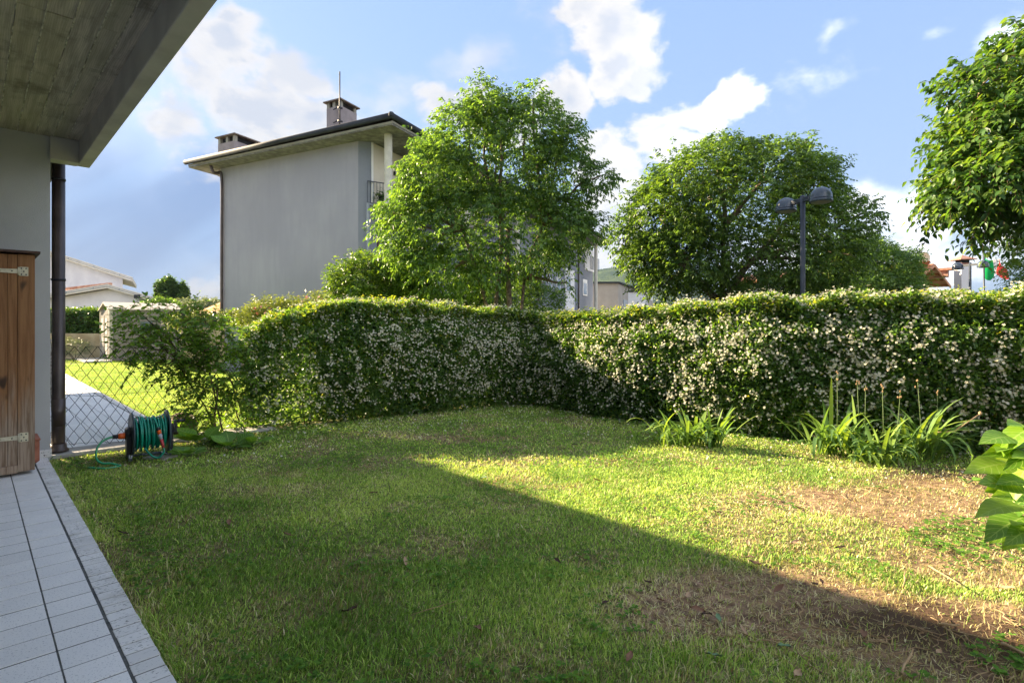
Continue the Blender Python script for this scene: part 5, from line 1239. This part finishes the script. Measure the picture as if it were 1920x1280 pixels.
# downpipe on the gable
g1 = P(394, 307, 24.05); g2 = P(398, 318, 24.0); pb = A0 + Lv * 7.78 + Vector((-.055, -.10, 0)); dpp = MB()
dpp.tube(catmull([g1, g2 + Vector((.05, 0, -.12)), Vector((pb.x - .12, pb.y - .1, 8.05)), Vector((pb.x, pb.y, 7.85)), Vector((pb.x, pb.y, 5)), Vector((pb.x, pb.y, 0))], 5), .062, 10); dpp.build('downpipe', M['brown_metal'], BLD)
fl_ = MB(); q = P(562, 557, 22.6); fl_.obox(q, Lv, NR, UP, .16, .10, .07); fl_.build('floodlight', M['iron'], BLD)
def chimney(name_, c, wl, wr, z0, z1, pier=.28, antenna=False):
    b = MB(); b.obox(c + UP * (z0 + z1) / 2, Lv, Rv, UP, wl, wr, (z1 - z0) / 2); co = b.build('chimney', M['chimney'], BLD)
    for i in (-1, -.05, 1):
        for j in (-1, 1): p = MB(); p.obox(c + Lv * (wl - .08) * i + Rv * (wr - .08) * j + UP * (z1 + pier / 2), Lv, Rv, UP, .075, .075, pier / 2); p.build('pier', M['cream_trim'], co)
    d = MB(); d.obox(c + UP * (z1 + pier / 2), Lv, Rv, UP, wl * .78, wr * .78, pier / 2); d.build('flue', M['dark'], co)
    s = MB(); zt = z1 + pier
    cs = [c + Lv * i * (wl + .11) + Rv * j * (wr + .11) for i, j in ((-1, -1), (1, -1), (1, 1), (-1, 1))]
    s.add([q + UP * zt for q in cs] + [q + UP * (zt + .05) for q in cs] + [c + UP * (zt + .22)], [(0, 1, 2, 3), (0, 4, 5, 1), (1, 5, 6, 2), (2, 6, 7, 3), (3, 7, 4, 0), (4, 8, 5), (5, 8, 6), (6, 8, 7), (7, 8, 4)]); s.build('cap', M['cap'], co)
    return co
chimney('c', gp(447, 27.2), .62, .68, 8.6, 10.15)
ch2 = chimney('c', gp(641, 24.0), .40, .52, 8.6, 10.65, .22)
an = MB(); q = gp(637, 23.2); an.tube([q + UP * 9.2, q + UP * 12.0], .028, 8); 
for z_ in (9.95, 10.5): an.bar(q + UP * z_ + Vector((-.30, .1, -.05)), q + UP * (z_ + .06) + Vector((.03, 0, 0)), .02, .04)
for z_ in (9.95, 10.5): an.bar(q + UP * z_ - Vector((.06, .05, 0)), q + UP * z_ + Vector((.10, .05, -.02)), .05, .06)
an.build('antenna_mast', M['iron'], ch2)
# pot plant on the balcony
pl = thing('potted_plant', 'small dark trailing plant hung on the upper balcony rail', 'plant', tuple(P(714, 381, 20.8)))
pp_ = P(714, 366, 20.85); Bq = np.array(pp_) + RNG.normal(size=(70, 3)) * .09; V, F, tt, _ = twigs(Bq, RNG.normal(size=(70, 3)), .14, 5, .07, .04, .3, False, .2); bulk('foliage', V, F, M['leaf_tree2'], pl, {'tint': tt}, 3)
po2 = MB(); po2.lathe([(0, -.12), (.07, -.12), (.10, .05), (.09, .05)], 12, tuple(pp_ - Vector((0, 0, .08)))); po2.build('pot', M['dark'], pl)

# ------------------------------------------------------------------ other buildings
def gplane(px0, px1, ytop, d0, d1, m, name, parent, depth=4., z0=-.12, ybot=None):
    a = gp(px0, d0); b = gp(px1, d1); n = (b - a).cross(UP).normalized(); 
    if n.y < 0: n = -n
    zt = 1.5 + (HY - ytop) / F0 * d0
    w_ = MB(); w_.prism([xy(a), xy(b), xy(b + n * depth), xy(a + n * depth)], z0, zt); return w_.build(name, m, parent), a, b, n, zt
TB = thing('flat_roofed_house', 'tan flat roofed house beyond the far end of the apartment building', 'building', (14, 62, -.12))
wA = MB(); c0, c1, c2 = gp(1105, 60), gp(1159, 60), gp(1201, 74.5); wA.prism([xy(c0), xy(c1), xy(c2), xy(c2 + Vector((-9, 6, 0)))], -.12, 5.85); wA.build('wall', M['tan_wall'], TB)
wA = MB(); wA.prism([xy(c0 + Vector((-.3, -.3, 0))), xy(c1 + Vector((.1, -.4, 0))), xy(c2 + Vector((.4, 0, 0))), xy(c2 + Vector((-9, 6.4, 0)))], 5.86, 6.02); wA.build('roof_edge', M['dark_metal'], TB)
dd_ = (c2 - c1).normalized(); nn_ = Vector((dd_.y, -dd_.x, 0)); q = c1 + dd_ * 4.0 + nn_ * .05; wA = MB(); wA.obox(q + UP * 2.7, dd_, nn_, UP, 1.2, .06, 1.5); wA.build('door', M['shutter'], TB)
GB = thing('white_garage', 'small white garage with dark edged flat roof', 'garage', (13, 50, -.12))
c0, c1, c2 = gp(1178, 50), gp(1212, 50), gp(1224, 53.5); wA = MB(); wA.prism([xy(c0), xy(c1), xy(c2), xy(c2 + Vector((-1.8, 1.5, 0)))], -.12, 4.35); wA.build('wall', M['white_wall'], GB)
wA = MB(); wA.prism([xy(c0 + Vector((-.1, -.1, 0))), xy(c1 + Vector((.05, -.15, 0))), xy(c2 + Vector((.15, 0, 0))), xy(c2 + Vector((-1.8, 1.7, 0)))], 4.36, 4.46); wA.build('roof_edge', M['dark_metal'], GB)
dd_ = (c2 - c1).normalized(); nn_ = Vector((dd_.y, -dd_.x, 0)); q = (c1 + c2) / 2 + nn_ * .03; wA = MB(); wA.obox(q + UP * 2.4, dd_, nn_, UP, 1.3, .05, 1.3); wA.build('door', M['tan_wall'], GB)
# white houses on the left
def gable_house(label, d, apex, left, right, wall_r, m_w, back=9., hip=None, fascia=10.):
    root = thing('white_house', label, 'house', tuple(gp((left[0] + right[0]) / 2, d)))
    w_ = MB(); a = P(*apex, d); l = P(*left, d); r = P(*right, d); wr = P(wall_r, 0, d)
    zr = a.z + (r.z - a.z) * (wr.x - a.x) / (r.x - a.x)
    face = [(l.x, d, -.12), (wr.x, d, -.12), (wr.x, d, zr), (a.x, d, a.z), (l.x, d, l.z)]; n = len(face)
    w_.add(face + [(x * (1 + back / d), y + back, z) for x, y, z in face], [tuple(range(n)), tuple(range(2 * n - 1, n - 1, -1))] + [(i, n + i, n + (i + 1) % n, (i + 1) % n) for i in range(n)]); w_.build('wall', m_w, root)
    f_ = MB(); th = fascia / F0 * d
    for p0, p1 in ((l, a), (a, r)):
        vs = []
        for q in (p0, p1):
            for dy, dz in ((-.55, 0), (-.55, th), (back, th), (back, 0)): vs.append((q.x * (1 + (dy / d if dy > 0 else 0)), d + dy, q.z + dz))
        f_.add(vs, [(0, 1, 5, 4), (1, 2, 6, 5), (2, 3, 7, 6), (3, 0, 4, 7), (0, 3, 2, 1), (4, 5, 6, 7)])
    fo = f_.build('roof', M['pink_trim'], root)
    g_ = MB()
    for p0, p1 in ((l, a), (a, r)):
        for fr in (.35, .72): g_.bar(Vector((p0.x, d - .57, p0.z + th * fr)), Vector((p1.x, d - .57, p1.z + th * fr)), .03, .035)
        nseg = max(2, int((p1 - p0).length / 2.0))
        for k in range(nseg): q = p0.lerp(p1, (k + .5) / nseg); g_.bar(Vector((q.x, d - .58, q.z + th * .30)), Vector((q.x, d - .58, q.z + th * .8)), .04, .04, (1, 0, 0))
    g_.build('roof_joint', M['shutter'], fo)
    return root
gable_house('taller white house whose sloping eave ends over the lower gable', 50, (20, 452), (0, 458), (256, 528), 230, M['white_house'], fascia=7.5)
wh = gable_house('low white gabled house behind the laurel and shed', 41, (211, 541), (60, 566), (303, 567), 285, M['white_house'], fascia=8.0)
tl_ = MB(); a = P(120, 542, 41.5); b_ = P(208, 532, 41.5); tl_.bar(a, b_, .3, .16); tl_.build('roof_ridge', M['roof_tile'], wh)
lm_ = MB(); q = P(260, 556, 40.6); lm_.obox(q, (1, 0, 0), (0, 1, 0), UP, .22, .2, .13); lm_.build('wall_lamp', M['iron'], wh)
# shed
c_ = gp(208, 23.2); D1v = Vector((-.697, .7171, 0)); D2v = Vector((.7171, .697, 0)); SH = thing('garden_shed', 'taupe plastic garden shed on the neighbouring lawn', 'shed', (c_.x, c_.y, -.05))
fr, ln_, zh, za = 2.2, 2.5, 2.10, 2.38
w_ = MB(); a, b, c2_, d2_ = c_, c_ + D2v * ln_, c_ + D2v * ln_ + D1v * fr, c_ + D1v * fr
w_.prism([xy(a), xy(b), xy(c2_), xy(d2_)], -.05, zh); mid_ = c_ + D1v * fr / 2
w_.add([a + UP * zh, d2_ + UP * zh, mid_ + UP * za, b + UP * zh, c2_ + UP * zh, mid_ + D2v * ln_ + UP * za], [(0, 1, 2), (3, 5, 4)]); w_.build('wall', M['shed'], SH)
rr = MB()
for e_, s_ in ((-.10, 0), (fr + .10, fr)):
    p0 = c_ + D1v * e_ - D2v * .12 + UP * (zh - .02); p1 = mid_ - D2v * .12 + UP * (za + .01); q0 = p0 + D2v * (ln_ + .24); q1 = p1 + D2v * (ln_ + .24); th = UP * .05
    rr.add([p0, p1, q1, q0, p0 + th, p1 + th, q1 + th, q0 + th], [(0, 1, 2, 3), (7, 6, 5, 4), (0, 4, 5, 1), (1, 5, 6, 2), (2, 6, 7, 3), (3, 7, 4, 0)])
rr.build('roof', M['shed_light'], SH)
tm = MB()
for q, ww_ in ((a, .06), (b, .06), (d2_, .06)): tm.obox(q + UP * (zh / 2) - D2v * .012 - D1v * .012, D1v, D2v, UP, ww_, .06, zh / 2)
tm.build('corner_trim', M['shed_light'], SH)
for k in range(2):
    dm = MB(); q = c_ + D1v * (.62 + k * .95) - D2v * .03; dm.obox(q + UP * .98, D1v, D2v, UP, .42, .03, .9); do = dm.build('door', M['shed'], SH)
    for z_ in (.55, 1.4): pm_ = MB(); pm_.obox(q + UP * z_ - D2v * .035, D1v, D2v, UP, .28, .01, .34); pm_.build('door_panel', M['shed_light'], do)
for k in range(2):
    pm_ = MB(); pm_.obox(c_ + D2v * (.7 + k * 1.15) - D1v * .015 + UP * 1.62, D2v, D1v, UP, .40, .015, .30); pm_.build('recessed_panel', M['shed_light' if False else 'shed'], SH)
pm_ = MB(); pm_.obox(c_ + D2v * 1.25 - D1v * .03 + UP * 1.35, D2v, D1v, UP, .22, .03, .24); pm_.build('window', M['glass'], SH)
sb = MB(); q = c_ + D1v * .8 - D2v * .5; sb.obox(q + UP * -.02, D1v, D2v, UP, 1.4, .45, .03); top('paving_slab', sb, M['curb'], 'pale slab laid on the grass before the shed doors', 'slab', (q.x, q.y, -.05))
# garden wall, laurel
gw_ = MB(); a = gp(60, 25.6); b_ = gp(196, 25.2); gw_.prism([xy(a), xy(b_), (b_.x + .05, b_.y + .22), (a.x, a.y + .22)], -.1, 1.06); gw_.add([], [])
top('garden_wall', gw_, M['garden_wall'], 'yellow stained low garden wall below the laurel hedge', 'wall', ((a.x + b_.x) / 2, a.y, -.1))
LH = thing('laurel_hedge', 'clipped dark laurel hedge above the yellow garden wall', 'hedge', (-20.5, 26.2, -.1)); n = 5200
Xx = RNG.uniform(-24, -18.3, n); tp = RNG.random(n) < .35; Zz = np.where(tp, 2.12 + RNG.normal(0, .05, n), RNG.uniform(.9, 2.12, n)); Yy = np.where(tp, RNG.uniform(25.9, 27, n), 25.9 + RNG.random(n) ** 2 * .5) + .1 * np.sin(Xx * 3)
V, F, k = leaves(np.stack([Xx, Yy, Zz], 1), np.stack([RNG.normal(size=n), -.6 + RNG.normal(size=n) * .5, .2 + RNG.normal(size=n) * .6], 1), np.array([0, -.5, 1.]) + RNG.normal(size=(n, 3)) * .4, np.full(n, .17), np.full(n, .085))
bulk('foliage', V, F, M['leaf_laurel'], LH, {'tint': np.repeat(np.clip(RNG.normal(.45, .2, n) + .3 * tp, 0, 1), k)}, 3)
cm = MB(); cm.box(-24, -18.4, 26.35, 26.9, -.1, 2.0); cm.build('inner_growth', M['stem'], LH)
shrub('low grey green lavender like plant at the foot of the yellow wall', [(140, 655, 30, 14, 0, .5, 1), (120, 650, 20, 12, 0, .4, .5)], 24.2, 140, 500, M['leaf_olive'], .09, .02, .3, upness=1., droop=.1)
# distant trees left
tree('poplar_like_tree', 'two lobed dark green tree on the skyline beside the gable', 'tree', tuple(gp(322, 58)), [(gp(322, 58) + UP * -.12, P(322, 560, 58), .2, .12)], lobesP([(309, 556, 12, 30, 0, 1.2, 1.2), (320, 545, 7, 24, 0, .9, .7), (342, 560, 8, 28, .3, .8, .8), (304, 545, 4, 14, 0, .5, .2)], 58), 4200, 6, .28, .2, .11, M['leaf_tree2'], .35, upness=1., branch=10)
shrub('row of silvery olive bushes beyond the shed', [(350, 582, 22, 16, 0, 1.2, 1), (378, 582, 22, 18, 0, 1.2, 1), (402, 578, 22, 12, 0, 1.2, 1), (425, 585, 20, 14, 0, 1., .6)], 42, 378, 2600, M['leaf_olive'], .20, .06, .5, tl=.5, name='olive_bushes')
shrub('feathery green bush in front of the low white gable', [(300, 575, 22, 10, 0, .8, 1), (275, 580, 14, 8, 0, .6, .5)], 36, 300, 700, M['leaf_tree'], .2, .08, .5, tl=.5)
shrub('yellow green flowering bushes behind the panel fence', [(440, 600, 30, 14, 0, .6, 1), (365, 600, 40, 12, 0, .6, 1), (400, 604, 40, 10, 0, .6, 1)], 19.5, 400, 1500, M['leaf_yellow'], .10, .045, .5)
# low wall with welded panel fence
LW = thing('low_wall', 'low warm concrete wall topped by a dark welded panel fence', 'wall', (-9.5, 18.2, -.12)); a = gp(340, 18.2); b_ = gp(640, 18.0)
w_ = MB(); w_.prism([xy(a), xy(b_), (b_.x, b_.y + .2), (a.x, a.y + .2)], -.12, 1.375); w_.build('wall', M['low_wall'], LW)
w_ = MB(); w_.prism([(a.x, a.y - .03), (b_.x, b_.y - .03), (b_.x, b_.y + .23), (a.x, a.y + .23)], 1.378, 1.42); w_.build('coping', M['curb'], LW)
n = 5
for k in range(n + 1):
    q = a.lerp(b_, k / n); w_ = MB(); w_.box(q.x - .035, q.x + .035, q.y + .06, q.y + .13, 1.42, 1.92); w_.build('fence_post', M['iron'], LW)
for k in range(n):
    p0, p1 = a.lerp(b_, k / n), a.lerp(b_, (k + 1) / n); w_ = MB(); y_ = Vector((0, .1, 0))
    for z_ in (1.50, 1.66, 1.84): w_.bar(p0 + y_ + UP * z_, p1 + y_ + UP * z_, .012, .012)
    m_ = int((p1 - p0).length / .06)
    for j in range(1, m_): q = p0.lerp(p1, j / m_) + y_; w_.bar(q + UP * 1.46, q + UP * 1.90, .007, .007, (1, 0, 0))
    w_.build('fence_panel', M['iron'], LW)
dk = MB(); dk.obox((gp(437, 18.0) + UP * .65), (1, 0, 0), (0, 1, 0), UP, .25, .03, .75); dk.build('wall_shade', M['gable2'], LW)  # dark slab stands in for the unlit stretch of the wall
# parasol
PR = thing('parasol', 'yellow striped parasol peeking out behind the grey gable corner', 'parasol', tuple(gp(446, 31)))
pc = P(446, 552, 31); R_ = 2.15
for par, mm in ((0, 'parasol'), (1, 'parasol_stripe')):
    cn = MB()
    for k in range(par, 24, 2):
        a0_, a1_ = 2 * math.pi * k / 24, 2 * math.pi * (k + 1) / 24
        cn.add([pc, pc + Vector((R_ * math.cos(a0_), R_ * math.sin(a0_), -1.1)), pc + Vector((R_ * math.cos(a1_), R_ * math.sin(a1_), -1.1)), pc - UP * .02, pc + Vector((R_ * math.cos(a0_), R_ * math.sin(a0_), -1.12)), pc + Vector((R_ * math.cos(a1_), R_ * math.sin(a1_), -1.12))], [(0, 1, 2), (5, 4, 3), (1, 4, 5, 2)])
    cn.build('canopy', M[mm], PR)
q = MB(); q.tube([gp(446, 31), pc + UP * .1], .03, 8); q.build('pole', M['steel'], PR)

# right: tiled gable, chimney, antenna
ap = P(1751, 494, 28); hd = Vector((-.707, .707, 0)); pd = Vector((-.707, -.707, 0)); RH = thing('tiled_gable_house', 'house with terracotta tiled gable and timber eaves right of the small tree', 'house', (ap.x, ap.y, -.12))
nearE = ap + pd * 3.2 + UP * -.66; farE = ap - pd * 5.4 + UP * -.86 * 1; farE.z = 3.69; nearE.z = 3.88
Lr = 9.
w_ = MB()
inset = hd * .9
def below(p, z): return Vector((p.x, p.y, z))
pN = ap.lerp(nearE, .85) + inset - UP * .12; pF = ap.lerp(farE, .9) + inset - UP * .12; pA = ap + inset - UP * .12
face = [below(pN, -.12), below(pF, -.12), pF, pA, pN]; n = 5
w_.add(face + [q + hd * (Lr - 1) for q in face], [tuple(range(n)), tuple(range(2 * n - 1, n - 1, -1))] + [(i, n + i, n + (i + 1) % n, (i + 1) % n) for i in range(n)]); w_.build('wall', M['cream_wall'], RH)
for e_ in (nearE, farE):
    u_ = MB(); u_.add([ap, e_, e_ + hd * Lr, ap + hd * Lr] + [q - UP * .07 for q in (ap, e_, e_ + hd * Lr, ap + hd * Lr)], [(0, 1, 2, 3), (7, 6, 5, 4), (0, 4, 5, 1), (1, 5, 6, 2), (2, 6, 7, 3), (3, 7, 4, 0)]); u_.build('roof_deck', M['timber'], RH)
    bb = MB()
    for k in range(4): q = (k + .3) * .9; bb.bar(ap.lerp(e_, (k + .5) / 4) - UP * .11, ap.lerp(e_, (k + .5) / 4) - UP * .11 + hd * 1.2, .08, .1)
    bb.bar(ap - UP * .10 - hd * .03, e_ - UP * .10 - hd * .03, .05, .14); bb.build('barge_board', M['timber'], RH)
# barrel tiles on the near slope, one by one
tl = (nearE - ap); tlen = tl.length; tdir = tl.normalized(); tmn = MB(); seg = 7; rad_ = .085
vs = []
for i in range(2):
    for k in range(seg): a_ = math.pi * k / (seg - 1); vs.append((math.cos(a_) * rad_ * (1 - .12 * i), i * .42, math.sin(a_) * rad_ * .8))
tmn.add(vs, [(k, k + 1, seg + k + 1, seg + k) for k in range(seg - 1)], True); tme = tmn.mesh('roof_tile'); tme.materials.append(M['roof_tile'])
ncol = 14; nrow = 8; xax = hd; yax = -tdir; zax = xax.cross(yax).normalized()
if zax.z < 0: zax = -zax
rotm = Matrix((xax, yax, zax)).transposed().to_euler()
for i in range(ncol):
    for j in range(nrow):
        q = ap + hd * (.08 + i * .185) + tdir * (tlen - j * .39) + zax * (.02 + .012 * (j % 2))
        inst('roof_tile', tme, RH, tuple(q), rotm)
rtm = MB(); 
for i in range(14, 48):
    q0 = ap + hd * (.08 + i * .185) + zax * .02; rtm.tube([q0, q0 + tdir * tlen], .08, 6)
rtm.build('roof_tile', M['roof_tile'], RH, kind='stuff')
dm_ = MB(); q = P(1765, 502, 30); dm_.obox(q + UP * -.1, hd, pd, UP, .5, .35, .06); dm_.obox(q + UP * -.32, hd, pd, UP, .3, .22, .2); dm_.build('chimney_cap', M['roof_tile'], RH)
AN = MB(); q = P(1728, 500, 28.5); t_ = P(1729, 456, 28.5); AN.tube([q, t_], .018, 6)
for dz, w2 in ((-.15, .35), (-.5, .22), (-.75, .4)): AN.bar(Vector((t_.x - w2, t_.y, t_.z + dz)), Vector((t_.x + w2, t_.y, t_.z + dz)), .012, .012)
for k in range(5): AN.bar(Vector((t_.x - .16, t_.y - .1, t_.z - .32 - k * .07)), Vector((t_.x - .16, t_.y + .1, t_.z - .32 - k * .07)), .01, .01); AN.bar(Vector((t_.x - .2 + k * .05, t_.y, t_.z - .28)), Vector((t_.x - .2 + k * .05, t_.y, t_.z - .62)), .01, .01, (1, 0, 0))
AN.bar(Vector((t_.x, t_.y, t_.z - .1)), Vector((t_.x + .12, t_.y, t_.z + .02)), .06, .06)
ant = thing('roof_antenna', 'aerial mast with a yellowed satellite dish on the tiled roof', 'antenna', tuple(q)); AN.build('mast', M['iron'], ant)
ds_ = MB(); cd = P(1733, 483, 28.4); pr = [(0, .08), (.12, .07), (.24, .035), (.30, 0), (.30, -.01), (.24, .02), (.12, .055), (0, .065)]
ds_.lathe(pr, 20, tuple(cd), 'y'); do_ = ds_.build('dish', M['cream_metal'], ant); ar = MB(); ar.tube([cd, cd + Vector((-.05, -.3, -.2))], .015, 6); ar.tube([cd + Vector((0, .05, 0)), Vector((cd.x, cd.y + .05, q.z - .2))], .015, 6); ar.build('dish_arm', M['iron'], do_)
# chimney stack
CS = thing('chimney_stack', 'pale rendered chimney with small tiled hood above the hedge', 'chimney', tuple(gp(1804, 27)))
c = gp(1804.5, 27); w_ = MB(); w_.box(c.x - .23, c.x + .23, c.y - .23, c.y + .23, -.12, 4.33); w_.build('shaft', M['white_house'], CS)
w_ = MB(); w_.box(c.x - .25, c.x + .25, c.y - .25, c.y + .25, 4.335, 4.43); w_.build('brick_collar', M['roof_tile'], CS)
w_ = MB(); w_.box(c.x - .19, c.x + .19, c.y - .19, c.y + .19, 4.43, 4.58); w_.build('opening', M['dark'], CS)
w_ = MB(); h_ = .40; z0_ = 4.58
w_.add([(c.x - h_, c.y - h_, z0_), (c.x + h_, c.y - h_, z0_), (c.x + h_, c.y + h_, z0_), (c.x - h_, c.y + h_, z0_), (c.x - h_, c.y - h_, z0_ + .03), (c.x + h_, c.y - h_, z0_ + .03), (c.x + h_, c.y + h_, z0_ + .03), (c.x - h_, c.y + h_, z0_ + .03), (c.x, c.y, z0_ + .25)],
       [(3, 2, 1, 0), (0, 1, 5, 4), (1, 2, 6, 5), (2, 3, 7, 6), (3, 0, 4, 7), (4, 5, 8), (5, 6, 8), (6, 7, 8), (7, 4, 8)]); w_.build('hood', M['roof_tile'], CS)

# street lamps
def lamp(label, at_, ang):
    root = thing('street_lamp', label, 'street lamp', (0, 0, 0), 0, 'twin dome street lamps'); root.location = at_; root.rotation_euler = (0, 0, ang); OFF[root.name] = Vector((0, 0, 0))
    p = MB(); p.tube([(0, 0, 0), (0, 0, 3.9)], .042, 16); p.lathe([(0, .03), (.03, .025), (.043, 0)], 16, (0, 0, 3.9)); p.build('pole', M['lamp_pole'], root)
    a = MB(); a.box(-.26, .26, -.03, .03, 3.80, 3.88, .006); a.build('arm', M['lamp_pole'], root)
    for s in (-1, 1):
        h = MB(); cx = s * .42; pr = [(.175, 0), (.183, .0), (.185, .045), (.178, .05), (.176, .10)] + [(.176 * math.cos(t), .10 + .165 * math.sin(t)) for t in [k * math.pi / 16 for k in range(1, 9)]]
        h.lathe(pr, 28, (cx, 0, 3.71)); ho = h.build('dome', M['lamp_metal'], root)
        g_ = MB(); g_.lathe([(0, -.03), (.09, -.025), (.15, -.01), (.172, .006)], 24, (cx, 0, 3.715)); g_.build('diffuser', M['lamp_glass'], ho)
        t = MB(); t.lathe([(.181, -.004), (.186, 0), (.181, .004)], 28, (cx, 0, 3.77)); t.build('trim_ring', M['dark_metal'], ho)
    return root
lamp('tall blue grey twin dome lamp standing before the round tree', (P(1505, 607, 10.0).x, 10.0, -.12), R(-76))
lamp('distant twin dome lamp in front of the pale chimney', (P(1819, 607, 21).x, 21, -.12), R(-68))
# flag
FP = thing('flagpole', 'thin pole with a furled green white and red flag', 'flag', tuple(gp(1845, 24)))
q = gp(1845, 24); p_ = MB(); p_.tube([q - UP * .12, q + UP * 4.6], .035, 10); p_.build('pole', M['lamp_pole'], FP)
p_ = MB(); p_.lathe([(0, .09), (.05, .06), (.06, .02), (.04, -.02), (0, -.03)], 12, (q.x, q.y, 4.63)); p_.build('finial', M['iron'], FP)
def clothpt(s, t):   # s along the flag, t down
    x_ = q.x + .04 + .92 * s; sag = .30 * s ** 1.4 + .10 * math.sin(s * 7); y_ = q.y + .14 * math.sin(s * 9 + t * 2) * s ** .5
    return Vector((x_, y_, 4.34 - .86 * t * (1 - .30 * s + .12 * math.sin(s * 9)) - sag * (1 - .35 * t) + .04 * math.sin(t * 6 + s * 5)))
for nm, s0, s1, mm in (('green_band', 0, .36, 'flag_green'), ('white_band', .36, .62, 'flag_white'), ('red_band', .62, 1.0, 'flag_red')):
    f_ = MB(); ns, ntt = 8, 12; vs = [clothpt(s0 + (s1 - s0) * i / ns, j / ntt) for i in range(ns + 1) for j in range(ntt + 1)]
    f_.add(vs, [(i * (ntt + 1) + j, i * (ntt + 1) + j + 1, (i + 1) * (ntt + 1) + j + 1, (i + 1) * (ntt + 1) + j) for i in range(ns) for j in range(ntt)], True); f_.build(nm, M[mm], FP)

# power lines far left (thin) and hills
def hills():
    n = 240; rows = 26; az = np.linspace(R(-75), R(62), n)
    def prof(a):
        d = np.degrees(a); h = 14 + 20 * np.exp(-((d + 28) / 12) ** 2) + 150 * np.exp(-((d - 11) / 7.5) ** 2) + 60 * np.exp(-((d - 18) / 5) ** 2) + 45 * np.exp(-((d - 3) / 6) ** 2)
        return h + 10 * (vnoise(d, d * 0, .35) - .5) * (h > 30)
    V = []
    for r in range(rows):
        t = r / (rows - 1); dist = 1150 + 750 * t
        h = prof(az) * math.sin(t * math.pi / 2 * 1.15) + (fbm(az * 60, np.full(n, t * 12), 1., 4) - .5) * 22 * math.sin(min(1, t * 1.3) * math.pi) * np.clip(prof(az) / 100, .1, 1)
        V.append(np.stack([dist * np.sin(az), dist * np.cos(az), h - 3], 1))
    V = np.concatenate(V); i, j = np.meshgrid(np.arange(rows - 1), np.arange(n - 1), indexing='ij'); a = (i * n + j).ravel()
    o = bulk('hills', V, np.stack([a, a + 1, a + n + 1, a + n], 1), M['hill'], smooth=True); prop(o, kind='structure')
hills()
hm = bpy.data.materials.new('summer_haze'); hm.use_nodes = True; T = NT(hm.node_tree); T.n.clear(); ou = T.new('ShaderNodeOutputMaterial'); pv_ = T.new('ShaderNodeVolumePrincipled')
pv_.inputs['Color'].default_value = (.17, .23, .34, 1); pv_.inputs['Density'].default_value = .00026; pv_.inputs['Anisotropy'].default_value = 0; T.l.new(pv_.outputs[0], ou.inputs['Volume'])
hb = MB(); hb.box(-2150, 2150, -2150, 2150, -4.5, 205); ho_ = hb.build('haze', hm); prop(ho_, kind='stuff')
